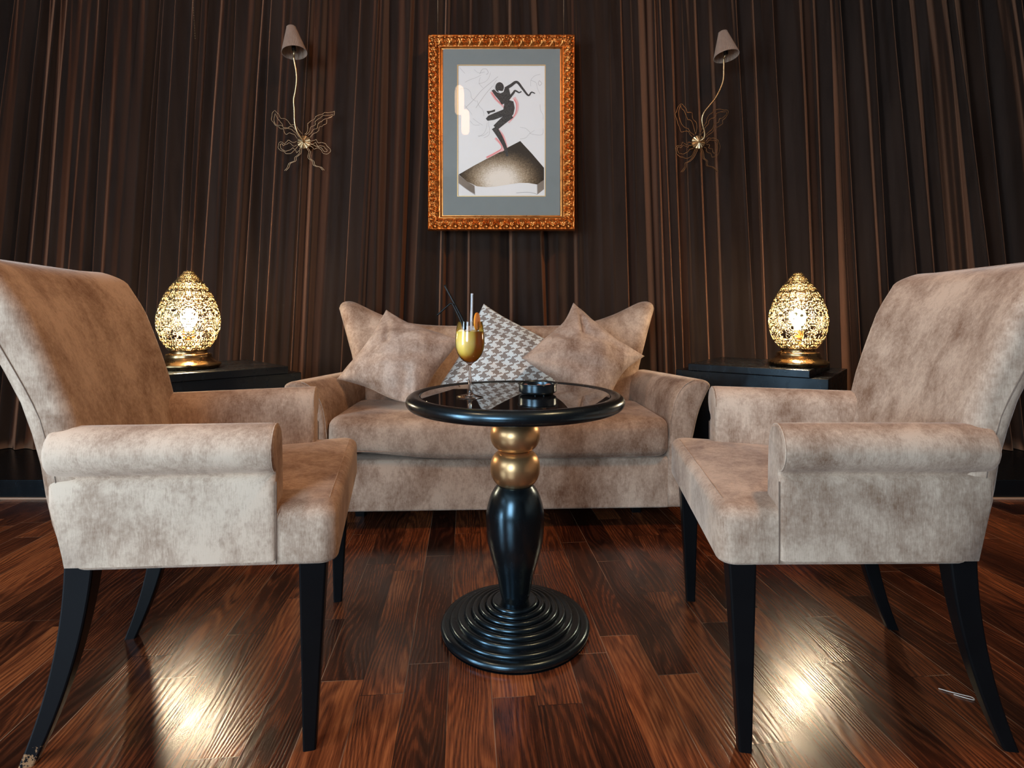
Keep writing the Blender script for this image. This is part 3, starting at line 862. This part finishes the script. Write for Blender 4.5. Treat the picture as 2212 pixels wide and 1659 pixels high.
EGG = [(0, .61), (.035, .69), (.07, .755), (.13, .85), (.195, .92), (.28, .98), (.37, 1.0), (.46, .972), (.56, .90), (.65, .805), (.73, .695), (.80, .57), (.87, .425), (.93, .29), (.97, .195), (1.0, .15)]
def egg_lattice():
    H, RM = .301, .1085; Z0 = .069
    NU, NV = 480, 250
    cc = catmull([(a, b, 0) for a, b in EGG], 12)
    tt = np.array([p[0] for p in cc]); rr = np.array([p[1] for p in cc]) * RM
    v_ = np.linspace(0, 1, NV + 1); Rv = np.interp(v_, tt, rr); Zv = Z0 + v_ * H
    ph = np.linspace(0, 2 * PI, NU, endpoint=False)
    V = np.zeros((NV + 1, NU, 3)); V[:, :, 0] = Rv[:, None] * np.cos(ph); V[:, :, 1] = Rv[:, None] * np.sin(ph); V[:, :, 2] = Zv[:, None]
    # arabesque: mirrored repeats of spirals, rings, stems and leaves; motif size follows the girth
    rep = 9; cell = PI / rep
    pc = ph + PI / NU; fold = np.abs(((pc + cell) % (2 * cell)) - cell)      # 0..cell, mirrored
    vc = (v_[:-1] + v_[1:]) / 2; Rc = np.interp(vc, tt, rr); sg = np.maximum(Rc / RM, .15) ** .62
    dR = np.gradient(Rc, vc * H); Ys = np.cumsum(np.sqrt(1 + dR ** 2) * (H / NV) / sg); HT = Ys[-1]
    X = fold[None, :] * (Rc / sg)[:, None]; Y = np.repeat(Ys[:, None], NU, 1)
    CW = cell * (Rc / sg)[:, None] * np.ones_like(X)
    r = np.random.default_rng(5)
    metal = np.zeros_like(X, bool); w = .00136
    metal |= (X < w * .8) & (np.sin(Y * 140) > -.6)
    metal |= (CW - X < w * .8) & (np.sin(Y * 140 + 2) > -.5)
    for k in range(185):
        cy = r.uniform(0, HT); Rl = np.interp(cy, Ys, Rc / sg) * cell; cx = r.uniform(0, Rl)
        rad = r.choice([.0040, .0055, .008, .0115, .016]) * r.uniform(.85, 1.15)
        D = np.hypot(X - cx, Y - cy); an = np.arctan2(Y - cy, X - cx); a0 = r.uniform(-PI, PI); sw = r.uniform(2.6, 5.2)
        sp = rad * (1 - .10 * (((an - a0) % (2 * PI))))     # slight spiral
        on = ((an - a0) % (2 * PI)) < sw
        metal |= (np.abs(D - sp) < w * r.uniform(.75, 1.1)) & on
    for k in range(46):
        cy = r.uniform(0, HT); Rl = np.interp(cy, Ys, Rc / sg) * cell; cx = r.uniform(0, Rl); an = r.uniform(0, PI)
        a = (X - cx) * np.cos(an) + (Y - cy) * np.sin(an); b = -(X - cx) * np.sin(an) + (Y - cy) * np.cos(an)
        metal |= ((a / .0055) ** 2 + (b / .0022) ** 2) < 1
    metal |= (Y < .004) | (Y > HT - .004)
    keep = np.argwhere(metal)
    i, j = keep[:, 0], keep[:, 1]; j2 = (j + 1) % NU
    Fq = np.stack([i * NU + j, i * NU + j2, (i + 1) * NU + j2, (i + 1) * NU + j], -1)
    used = np.unique(Fq); remap = -np.ones((NV + 1) * NU, int); remap[used] = np.arange(len(used))
    return V.reshape(-1, 3)[used].tolist(), remap[Fq].tolist(), metal.mean()
def make_lamp(label):
    t = thing('table_lamp', label, 'lamp', group='pierced brass egg lamps')
    bp = [(a * .885, b * 1.27) for a, b in [(.0006, 0), (.112, 0), (.118, .002), (.120, .006), (.124, .009), (.1245, .013), (.120, .016), (.106, .020), (.096, .025), (.090, .031), (.088, .033), (.089, .037), (.086, .042), (.078, .0445), (.071, .046), (.070, .049), (.0715, .052), (.0725, .055), (.070, .058), (.065, .059), (.0006, .059)]]
    mesh('base', *lathe(bp, 96), M['brass'], t, True, 35)
    v, f, frac = egg_lattice()
    o = mesh('lamp_shade', v, f, M['lattice'], t, True)
    sm = o.modifiers.new('thickness', 'SOLIDIFY'); sm.thickness = .0012; sm.offset = -1
    mesh('socket', *lathe([(.0005, .0752), (.030, .0754), (.026, .080), (.012, .084), (.011, .10), (.018, .108), (.020, .118), (.020, .142), (.014, .146), (.0005, .146)], 32), M['brass'], t, True, 40)
    mesh('bulb', *lathe([(.0005, .146), (.013, .147), (.016, .158), (.024, .172), (.029, .185), (.030, .196), (.0265, .209), (.018, .220), (.008, .2255), (.0005, .2265)], 32), M['bulb'], t, True, 60, 'glowing bulb')
    return t, frac
lampA, frac = make_lamp('glowing pierced brass egg lamp behind the armchair with the chipped leg')
print('lattice metal fraction', frac)
lampA.scale = (1.162,) * 3
lampA.location = (-1.435, 2.395, STZ)
lampB = copy_tree(lampA); lampB['label'] = 'glowing pierced brass egg lamp with its power cord showing, on the blue-edged side table'
lampB.location = (1.328, 2.505, STZ); lampB.rotation_euler = (0, 0, .16)
cord = mesh('cord', *tube(catmull([(.10, .06, .004), (.135, .075, .010), (.16, .10, .006), (.19, .14, .003), (.24, .20, .002)], 6), .0022, 8), simple('pale_cord', (.25, .22, .18), .5), lampB)

# ------------------------------------------------------------------ framed picture
PY = 3.055
pc = at(1083, 285, PY)
pic = thing('framed_picture', 'ornate copper-gilt frame holding a drawing of a dark leaping figure, on the curtain', 'picture', (pc.x, PY, pc.z))
LW, LH = 320 * PY / F, 424 * PY / F; SW = 36 * PY / F
def frame_side(L, along, sign):
    """strip grid: along 'x' or 'z'"""
    nt = int(L / .0024); nw = 34; P = .058
    pts = [(0, .0), (0, .030), (.004, .034), (.010, .036), (.012, .034)]
    vs = []
    for i in range(nt + 1):
        for j in range(nw + 1):
            w = SW * j / nw; tl = w + (L - 2 * w) * i / nt - L / 2
            q = j / nw
            h = interp([(0, .0), (.02, .026), (.06, .030), (.10, .026), (.14, .028), (.25, .037), (.40, .041), (.55, .036), (.66, .026), (.70, .024), (.74, .027), (.78, .026), (.80, .020), (.90, .018), (.93, .021), (.97, .020), (1.0, .010)], q)
            if .11 < q < .68:
                env = math.sin(PI * (q - .11) / .57) ** .6
                a = (tl / P) % 1.0; m_ = abs(a - .5) * 2; s = (q - .11) / .57
                # acanthus: fan of lobes sprung from the inner edge, plus scroll eyes
                ang = math.atan2(m_ * P * .5, (1.05 - s) * SW * .57 + 1e-6); rad = math.hypot(m_ * P * .5, (1.05 - s) * SW * .57)
                lob = math.sin(ang * 9.0 + rad * 120)
                eye = math.exp(-((math.hypot((m_ - .82) * P * .5, (s - .42) * SW * .57)) / .0042) ** 2)
                gro = math.exp(-((m_ - .62 + .25 * s) / .07) ** 2)
                h += env * (.0050 * lob + .008 * eye - .009 * gro + .003 * math.sin(s * 16 + m_ * 5))
            if along == 'x': vs.append((tl * sign, -h * 1.15 + .034, sign * (LH / 2 - w)))
            else: vs.append((-sign * (LW / 2 - w), -h * 1.15 + .034, tl * sign))
    fs = [(i * (nw + 1) + j, (i + 1) * (nw + 1) + j, (i + 1) * (nw + 1) + j + 1, i * (nw + 1) + j + 1) for i in range(nt) for j in range(nw)]
    return vs, fs
mb = MB()
for s in (1, -1):
    mb.add(*frame_side(LW, 'x', s)); mb.add(*frame_side(LH, 'z', s))
fr = mb.build('frame', M['frame_gold'], pic, True, 50)
mb = MB(); qbox(mb, -LW / 2 + .004, LW / 2 - .004, .024, .034, -LH / 2 + .004, LH / 2 - .004); mb.build('backing_board', M['seam'], pic, False, None)
def pp(zx, zy, off=0.0):
    """point of the drawing in frame coordinates"""
    p = at(zx / 3.5297 + 900, zy / 3.5297 + 50, PY); return (p.x - pc.x, off, p.z - pc.z)
def flat(name, polys, off, mat, parent=None, label=None):
    mb = MB()
    for k, P in enumerate(polys):
        mb.add([pp(x, y, off - k * 3e-6) for x, y in P], [tuple(range(len(P)))])
    return mb.build(name, mat, parent or pic, False, None, label)
mx0, mx1, my0, my1 = 200, 1095, 190, 1462
ox0, ox1, oy0, oy1 = 309, 983, 312, 1318
M['mat'] = simple('grey_green_mat_board', (.20, .235, .235), .85, 0, .05, 300, .05)
flat('mat_board', [[(mx0, my0), (mx1, my0), (mx1, oy0), (mx0, oy0)], [(mx0, oy1), (mx1, oy1), (mx1, my1), (mx0, my1)], [(mx0, oy0), (ox0, oy0), (ox0, oy1), (mx0, oy1)], [(ox1, oy0), (mx1, oy0), (mx1, oy1), (ox1, oy1)]], .010, M['mat'])
M['gilt'] = simple('gilt_bevel', (.70, .50, .22), .4, .5)
b = 5
flat('mat_bevel', [[(ox0 - 1, oy0 - 1), (ox1 + 1, oy0 - 1), (ox1 - b, oy0 + b), (ox0 + b, oy0 + b)], [(ox0 - 1, oy0 - 1), (ox0 + b, oy0 + b), (ox0 + b, oy1 - b), (ox0 - 1, oy1 + 1)],
                   [(ox1 + 1, oy0 - 1), (ox1 + 1, oy1 + 1), (ox1 - b, oy1 - b), (ox1 - b, oy0 + b)], [(ox0 - 1, oy1 + 1), (ox0 + b, oy1 - b), (ox1 - b, oy1 - b), (ox1 + 1, oy1 + 1)]], .0095, M['gilt'])
M['paper'] = simple('white_drawing_paper', (.80, .81, .80), .9, 0, .05, 200, .02)
art = flat('drawing', [[(ox0, oy0), (ox1, oy0), (ox1, oy1), (ox0, oy1)]], .0135, M['paper'])
def charcoal():
    m = NT('charcoal_strokes'); c = m.coord()
    n = m.noise(m.mapping(c, (1, 1, 1), rot=(0, .6, 0)), 260, 4, .7)
    col = m.ramp(n, [(.38, (.020, .018, .017)), (.62, (.085, .078, .07)), (.78, (.35, .33, .30))])
    m.bsdf(Base_Color=col, Roughness=.95); return m.m
M['char'] = charcoal()
def hatch():
    m = NT('brown_pencil_hatching'); c = m.coord()
    a = m.noise(m.mapping(c, (1.0, 1, 6), rot=(0, .75, 0)), 120, 4, .7); b2 = m.noise(m.mapping(c, (6, 1, 1), rot=(0, .35, 0)), 110, 4, .7)
    sp = m.n('ShaderNodeSeparateXYZ'); m.l(c, sp.inputs[0])
    dx = m.math('DIVIDE', m.math('ADD', sp.outputs[0], .005), .176); dz = m.math('DIVIDE', m.math('ADD', sp.outputs[2], .265), .123)
    d = m.math('SQRT', m.math('ADD', m.math('MULTIPLY', dx, dx), m.math('MULTIPLY', dz, dz)))
    t = m.math('ADD', m.math('MULTIPLY', m.math('ADD', a, b2), .55), m.math('MULTIPLY', m.math('SUBTRACT', .85, d), .62))
    col = m.ramp(t, [(.26, (.035, .025, .015)), (.44, (.15, .105, .06)), (.62, (.42, .33, .22)), (.84, (.80, .74, .64))])
    m.bsdf(Base_Color=col, Roughness=.95); return m.m
M['hatch'] = hatch()
M['red'] = simple('red_pastel', (.80, .22, .22), .95, 0, 0, 60, .1)
M['pink'] = simple('pink_pastel', (.80, .50, .49), .95, 0, 0, 60, .08)
M['pencil'] = simple('pencil_line', (.36, .35, .34), .9)
M['greyside'] = simple('grey_pencil', (.24, .20, .16), .95, 0, 0, 60, .3)
def stroke(pts, w0, w1=None, n=6):
    P = catmull([(a, b, 0) for a, b in pts], n); w1 = w0 if w1 is None else w1; out = []; k = len(P)
    L, R = [], []
    for i, p in enumerate(P):
        t = (P[min(i + 1, k - 1)] - P[max(i - 1, 0)]); t.normalize(); w = (w0 + (w1 - w0) * i / (k - 1)) / 2
        L.append((p.x - t.y * w, p.y + t.x * w)); R.append((p.x + t.y * w, p.y - t.x * w))
    return [[L[i], L[i + 1], R[i + 1], R[i]] for i in range(k - 1)]
flat('drawn_block', [[(318, 1150), (430, 1085), (560, 1015), (690, 945), (790, 893), (880, 990), (972, 1098), (972, 1190), (920, 1226), (850, 1214), (780, 1214), (690, 1228), (600, 1242), (530, 1246), (460, 1240), (385, 1205)]], .0130, M['hatch'], art)
for q in ([(318, 1152), (385, 1205), (440, 1236), (444, 1300), (380, 1262), (318, 1215)], [(920, 1226), (972, 1190), (972, 1262), (922, 1302)]): flat('drawn_shadow', [q], .0129, M['greyside'], art)
pk = (stroke([(742, 560), (768, 610), (760, 680), (700, 755)], 26, 10), stroke([(615, 805), (655, 850), (676, 900), (690, 945)], 26, 10), stroke([(566, 515), (600, 570), (650, 618), (668, 640)], 20, 12), stroke([(598, 870), (640, 915), (662, 955), (620, 975), (530, 1022)], 18, 18))
for q in pk: flat('drawn_glow', q, .0128, M['pink'], art)
rd = (stroke([(746, 575), (762, 620), (752, 685), (715, 735)], 8, 4), stroke([(622, 812), (655, 855), (682, 925)], 9, 4), stroke([(572, 525), (612, 580), (652, 616)], 8, 5), stroke([(604, 870), (650, 940), (600, 985), (535, 1018)], 6, 7))
for q in rd: flat('drawn_outline', q, .0126, M['red'], art)
hd = [(632 + 33 * math.cos(2 * PI * k / 24) , 482 + 39 * math.sin(2 * PI * k / 24)) for k in range(24)]
fig = [hd]
fig += [[(570, 506), (590, 498), (612, 520), (640, 528), (662, 518), (672, 486), (695, 470), (706, 500), (716, 545), (705, 585), (668, 608), (648, 614), (626, 580), (596, 545)]]
fig += [[(668, 606), (706, 580), (738, 590), (748, 640), (738, 688), (706, 726), (668, 700), (640, 712), (590, 731), (540, 738), (526, 722), (545, 700), (600, 676), (660, 652)]]
fig += stroke([(718, 690), (660, 738), (600, 792)], 62, 44) + stroke([(592, 790), (636, 862), (672, 935), (692, 1010)], 46, 18)
fig += stroke([(676, 494), (718, 468), (764, 442), (808, 492), (852, 544), (876, 520), (904, 530)], 26, 7) + stroke([(700, 572), (738, 524), (752, 508), (780, 522), (800, 514)], 20, 7)
fig += [[(532, 664), (566, 662), (598, 651), (596, 668), (562, 676), (546, 690)]]
flat('drawn_figure', fig, .0124, M['char'], art)
flat('drawn_face', [[(640 + 17 * math.cos(2 * PI * k / 16), 512 + 9 * math.sin(2 * PI * k / 16)) for k in range(9)][::1] + [(622, 507)]], .0122, M['paper'], art)
pl = []
rr_ = random.Random(4)
for k in range(26):
    x, y = rr_.uniform(340, 950), rr_.uniform(350, 900)
    if 520 < x < 920 and 430 < y < 800: continue
    P = [(x, y)]; an = rr_.uniform(0, 6.28)
    for q in range(rr_.choice([2, 3, 4])):
        an += rr_.uniform(-.9, .9); P.append((max(325, min(965, P[-1][0] + 45 * math.cos(an))), max(330, min(900, P[-1][1] + 45 * math.sin(an)))))
    pl.append(stroke(P, 1.6, 1.2))
pl += [stroke([(370, 640), (440, 570), (500, 500), (620, 400)], 2), stroke([(450, 640), (520, 540), (580, 470)], 2), stroke([(480, 380), (500, 345), (530, 342), (545, 370), (530, 385)], 2), stroke([(318, 1215), (380, 1262), (445, 1305)], 4), stroke([(760, 1290), (860, 1286), (922, 1302)], 3), stroke([(920, 1226), (922, 1302)], 5), stroke([(935, 430), (955, 450), (940, 468), (928, 452), (936, 432)], 2)]
for q in pl: flat('pencil_line', q, .0127, M['pencil'], art)
m = NT('picture_glass')
gl_ = m.n('ShaderNodeBsdfGlossy'); gl_.inputs['Roughness'].default_value = .02
tr_ = m.n('ShaderNodeBsdfTransparent'); fr_ = m.n('ShaderNodeFresnel'); fr_.inputs[0].default_value = 1.62
mx_ = m.n('ShaderNodeMixShader'); m.l(fr_.outputs[0], mx_.inputs[0]); m.l(tr_.outputs[0], mx_.inputs[1]); m.l(gl_.outputs[0], mx_.inputs[2]); m.l(mx_.outputs[0], m.out.inputs[0])
flat('glass_pane', [[(mx0, my0), (mx1, my0), (mx1, my1), (mx0, my1)]], .004, m.m)
for px in (945, 1218):
    a = at(px, 76, PY); z = ZC - .02 - pc.z
    mesh('hanging_wire', *tube([(a.x - pc.x, .012, a.z - pc.z), (a.x - pc.x, .012, z)], .0011, 6), M['wire'], pic)

# ------------------------------------------------------------------ butterfly sconces
def sconce(label, sx, sy, sc, O, ros, stem, loops, tails, shade, kind):
    ox, oy = O
    def P(x, y, Y): return at(x / sc + ox, y / sc + oy, Y)
    YS = 3.085
    r0 = P(*ros, YS)
    t = thing('wall_sconce', label, 'wall lamp', (r0.x, YS + .02, r0.z), 0, 'butterfly wall sconces')
    off = Vector(t.location)
    L = lambda p: tuple(p - off)
    # rosette
    v, f = lathe([(.0005, 0), (.036, 0), (.039, .003), (.037, .006), (.014, .011), (.0005, .0115)], 64)
    vv = []
    for (x, y, z) in v:
        a = math.atan2(y, x); q = math.hypot(x, y)
        z2 = z + (.0016 * math.cos(a * 14) * min(1, q / .02) if z > .002 else 0)
        vv.append((x, -.006 - z2, y))
    mesh('rosette', vv, f, M['sconce_brass'], t, True, 40)
    v, f = lathe([(.0005, 0), (.022, 0), (.022, .10), (.0005, .10)], 24)
    mesh('wall_mount', [(x, .094 - z, y) for x, y, z in v], f, M['wire'], t, True, 40)
    # stem
    n = len(stem); pts = []
    for i, (x, y) in enumerate(stem):
        q = i / (n - 1); pts.append(L(P(x, y, YS - .012 - .105 * q ** .7 * 1.0)))
    pts = catmull([L(P(*ros, YS + .004))] + pts, 8)
    mesh('stem', *tube(pts, .0056, 10), M['sconce_brass'], t)
    # wings: wire loops, front and back wire
    for lp, dep in loops:
        Pn = catmull([L(P(x, y, YS - dep)) for x, y in lp], 5)
        mb = MB()
        Pn = [Vector(p) + Vector((.0012 * math.sin(i * .9), 0, .0016 * math.cos(i * 1.1))) for i, p in enumerate(Pn)]
        mb.add(*tube(Pn, .0020, 6, False, kind)); 
        mb.build('wing_wire', M['wire'], t)
    for tl in tails:
        mb = MB()
        for dx, dd in ((0, .0), (15, .004)):
            mb.add(*tube(catmull([L(P(x + dx, y, YS - .003 - dd)) for x, y in tl], 6), .0020, 6, False, kind))
        mb.build('tail_wire', M['wire'], t)
    # pleated shade: truncated cone along the axis top->bottom
    (tx, ty, tr), (bx, by, br) = shade
    YE = YS - .012 - .105
    A = Vector(L(P(tx, ty, YE))); B = Vector(L(P(bx, by, YE)))
    ax = (B - A).normalized() + Vector((0, -.10, 0)); ax.normalize()
    s1 = ax.cross(Vector((0, 1, 0))).normalized(); s2 = ax.cross(s1)
    k = YE / F / sc; r0_, r1_ = tr * k, br * k; H = (B - A).length
    NP = 44; rings = []
    for q in [0, .02, .12, .3, .5, .7, .88, .98, 1.0]:
        ring = []
        for j in range(NP * 4):
            a = 2 * PI * j / (NP * 4); r = (r0_ + (r1_ - r0_) * q) * (1 + .022 * math.cos(NP * a) * (1 if .01 < q < .99 else .3))
            ring.append(tuple(A + ax * (H * q) + s1 * (r * math.cos(a)) + s2 * (r * math.sin(a))))
        rings.append(ring)
    v, f = loft(rings, True, False)
    o = mesh('lamp_shade', v, f, M['pleat'], t, True, 60)
    sm = o.modifiers.new('thickness', 'SOLIDIFY'); sm.thickness = .0015
    for q, rr in ((0, r0_), (1.0, r1_)):
        mesh('shade_trim', *tube([A + ax * (H * q) + s1 * (rr * math.cos(2 * PI * j / 40)) + s2 * (rr * math.sin(2 * PI * j / 40)) for j in range(40)], .0016, 6, True), M['pleat'], o)
    mesh('lamp_holder', *tube([A + ax * (H * .55), A + ax * (H * .92)], .011, 14), M['straw_black'], t)
    tip = Vector(pts[-1])
    mesh('connector', *tube([tip, A + ax * (H * .90)], .0046, 8), M['sconce_brass'], t)
    mesh('finial', *tube([A - ax * .012, A + ax * .004], [.002, .006], 8), M['wire'], t)
    return t
m = NT('pleated_taupe_silk'); c = m.coord()
b = m.bsdf(Base_Color=m.mix(m.noise(c, 40, 4), (.20, .125, .085, 1), (.34, .23, .165, 1)), Roughness=.8, Sheen_Weight=.3)
M['pleat'] = m.m
sconce('brass butterfly wall sconce with a nearly straight wavy stem', 0, 0, 4.485, (560, 30), (427, 1237),
       [(425, 1232), (372, 1150), (345, 1060), (340, 930), (335, 830), (352, 740), (362, 640), (358, 560), (344, 480), (334, 425)],
       [([(415, 1165), (375, 1110), (345, 1080), (300, 1070), (265, 1022), (215, 1012), (185, 970), (150, 938), (130, 960), (120, 1010), (130, 1045), (165, 1082), (210, 1112), (235, 1120), (255, 1165), (300, 1155), (345, 1175), (370, 1210)], .004),
        ([(395, 1170), (355, 1130), (320, 1092), (270, 1105), (235, 1098), (215, 1055), (190, 1030), (155, 970), (145, 1030), (165, 1078), (210, 1080), (250, 1112), (290, 1110), (330, 1135), (360, 1160), (385, 1195)], .012),
        ([(440, 1170), (470, 1130), (468, 1080), (490, 1045), (530, 1025), (555, 990), (605, 975), (640, 958), (690, 958), (728, 945), (722, 985), (690, 1000), (660, 1020), (650, 1060), (615, 1085), (585, 1100), (570, 1140), (530, 1160), (490, 1200)], .004),
        ([(450, 1172), (490, 1140), (495, 1105), (540, 1075), (545, 1040), (590, 1010), (625, 985), (670, 985), (712, 975), (690, 1008), (640, 1018), (600, 1045), (575, 1060), (560, 1105), (520, 1130), (480, 1180)], .012),
        ([(362, 1238), (320, 1245), (290, 1225), (265, 1240), (245, 1258), (205, 1240), (185, 1275), (195, 1315), (240, 1335), (270, 1358), (315, 1345), (345, 1320), (365, 1345), (390, 1320), (402, 1300)], .004),
        ([(362, 1272), (330, 1282), (300, 1252), (265, 1262), (235, 1275), (212, 1258), (205, 1290), (235, 1322), (280, 1328), (325, 1300), (350, 1312), (375, 1282)], .012),
        ([(490, 1228), (520, 1232), (550, 1218), (575, 1250), (620, 1248), (655, 1275), (690, 1322), (675, 1352), (625, 1355), (600, 1320), (575, 1300), (530, 1308), (510, 1285), (485, 1280)], .004),
        ([(490, 1250), (520, 1262), (545, 1245), (570, 1282), (605, 1278), (640, 1300), (658, 1325), (630, 1335), (605, 1300), (570, 1290), (535, 1275), (490, 1262)], .012)],
       [[(395, 1300), (390, 1350), (365, 1375), (345, 1392), (340, 1425), (300, 1442), (285, 1455), (272, 1490), (245, 1520)],
        [(455, 1300), (480, 1335), (474, 1395), (515, 1428), (525, 1465), (560, 1480), (590, 1488), (615, 1515)]],
       ((310, 133, 42), (352, 388, 116)), 1.0)
sconce('brass butterfly wall sconce with a deep S-curved stem', 0, 0, 4.61, (1430, 40), (368, 1225),
       [(375, 1222), (418, 1188), (424, 1130), (408, 1070), (399, 1000), (420, 935), (470, 870), (530, 795), (580, 700), (610, 610), (615, 500), (615, 400)],
       [([(335, 1150), (345, 1050), (305, 1000), (298, 945), (250, 932), (232, 890), (185, 852), (150, 905), (132, 960), (150, 1020), (165, 1070), (195, 1130), (250, 1120), (275, 1150), (300, 1180)], .004),
        ([(330, 1160), (318, 1090), (290, 1020), (250, 1000), (232, 945), (200, 900), (180, 870), (165, 960), (185, 1030), (210, 1075), (250, 1095), (290, 1140), (320, 1165)], .012),
        ([(365, 1155), (400, 1095), (440, 1030), (450, 985), (490, 945), (540, 907), (600, 910), (655, 920), (640, 980), (605, 1010), (600, 1050), (555, 1080), (520, 1100), (500, 1130), (440, 1180)], .004),
        ([(385, 1160), (430, 1090), (462, 1040), (470, 1010), (520, 985), (545, 945), (600, 930), (640, 935), (620, 980), (575, 1000), (560, 1035), (515, 1060), (495, 1105), (430, 1165)], .012),
        ([(300, 1240), (265, 1232), (245, 1262), (205, 1232), (190, 1265), (140, 1275), (135, 1320), (160, 1365), (210, 1385), (260, 1392), (300, 1360), (330, 1300)], .004),
        ([(305, 1262), (270, 1265), (250, 1285), (215, 1262), (190, 1285), (155, 1285), (158, 1330), (190, 1350), (240, 1340), (270, 1310), (310, 1290)], .012),
        ([(435, 1225), (460, 1195), (500, 1192), (545, 1205), (572, 1250), (575, 1300), (555, 1355), (500, 1385), (485, 1345), (445, 1330), (440, 1300), (420, 1280)], .004),
        ([(435, 1245), (470, 1215), (510, 1215), (545, 1225), (552, 1275), (545, 1330), (510, 1340), (500, 1300), (465, 1290), (470, 1260), (440, 1255)], .012)],
       [[(345, 1290), (325, 1340), (300, 1385), (262, 1425), (230, 1440), (225, 1480), (185, 1530)],
        [(380, 1290), (398, 1340), (405, 1390), (438, 1420), (440, 1465), (490, 1480), (530, 1505), (545, 1525)]],
       ((606, 140, 42), (632, 388, 120)), 1.6)

# small loop of thread on the floor
o = mesh('thread', *tube(catmull([(1.02 + a, 1.29 + b, .0022) for a, b in ((0, 0), (.02, -.012), (.04, -.022), (.055, -.03), (.052, -.038), (.035, -.03), (.02, -.02))], 6), .0012, 6), simple('white_thread', (.6, .5, .42), .8))
tag(o, 'tiny curl of pale thread lying on the plank floor', 'thread')

# ------------------------------------------------------------------ pendants behind the picture's reflection
def pendant(label, x, y, z):
    t = thing('pendant_lamp', label, 'pendant lamp', (x, y, z), 0, 'lit pendant lamps')
    t.scale = (1, 1, .82)
    mesh('lamp_shade', *lathe([(.0005, -.15), (.030, -.15), (.040, -.13), (.042, -.05), (.042, .08), (.036, .13), (.02, .15), (.0005, .15)], 32), M['pendant_glow'], t)
    mesh('cap', *lathe([(.0005, .15), (.022, .15), (.02, .18), (.0005, .185)], 24), M['brass'], t)
    mesh('cord', *tube([(0, 0, .18), (0, 0, (ZC - .001 - z) / .82)], .003, 8), M['straw_black'], t)
    return t
pendant('lit tubular pendant lamp mirrored higher in the picture glass', -.47, 1.3, 2.815)
pendant('lit tubular pendant lamp mirrored lower in the picture glass', -.477, .60, 2.87)

# ------------------------------------------------------------------ light
w = bpy.data.worlds.new('World'); SC.world = w; w.use_nodes = True
bg = w.node_tree.nodes['Background']; bg.inputs[0].default_value = (.62, .82, 1.0, 1); bg.inputs[1].default_value = 22.5
def portal(loc, rot, sx, sy):
    li = bpy.data.lights.new('window_portal', 'AREA'); li.shape = 'RECTANGLE'; li.size = sx; li.size_y = sy; li.cycles.is_portal = True
    lo = bpy.data.objects.new('window_portal', li); COL.objects.link(lo); lo.location = loc; lo.rotation_euler = rot
portal(((WX0 + WX1) / 2, YF - .10, (WZ0 + WZ1) / 2), Vector((0, 1, 0)).to_track_quat('-Z', 'Y').to_euler(), WX1 - WX0, WZ1 - WZ0)
portal((XL - .10, (WY0 + WY1) / 2, (WS + WZ1) / 2), Vector((1, 0, 0)).to_track_quat('-Z', 'Y').to_euler(), WY1 - WY0, WZ1 - WS)
def area(name, loc, tgt, size, energy, color):
    li = bpy.data.lights.new(name, 'AREA'); li.shape = 'DISK'; li.size = size; li.energy = energy; li.color = color
    lo = bpy.data.objects.new(name, li); COL.objects.link(lo); lo.location = loc
    d = Vector(tgt) - Vector(loc); lo.rotation_euler = d.to_track_quat('-Z', 'Y').to_euler(); return lo
area('warm_ceiling_fill', (-1.3, .6, 3.1), (-.7, 1.7, .5), .25, 12, (1.0, .50, .24))  # added warm fill light, no fitting seen
area('warm_ceiling_fill', (1.1, .9, 3.1), (-.75, 1.3, .6), .25, 26, (1.0, .52, .23))  # added fill, aimed to warm the left armchair's inner side

SC.view_settings.view_transform = 'Standard'; SC.view_settings.look = 'None'
SC.view_settings.gamma = 1.0; SC.view_settings.use_curve_mapping = False
SC.view_settings.exposure = 0.08
SC.cycles.use_denoising = True
SC.cycles.max_bounces = 10; SC.cycles.transparent_max_bounces = 12
SC.cycles.sample_clamp_indirect = 60.0
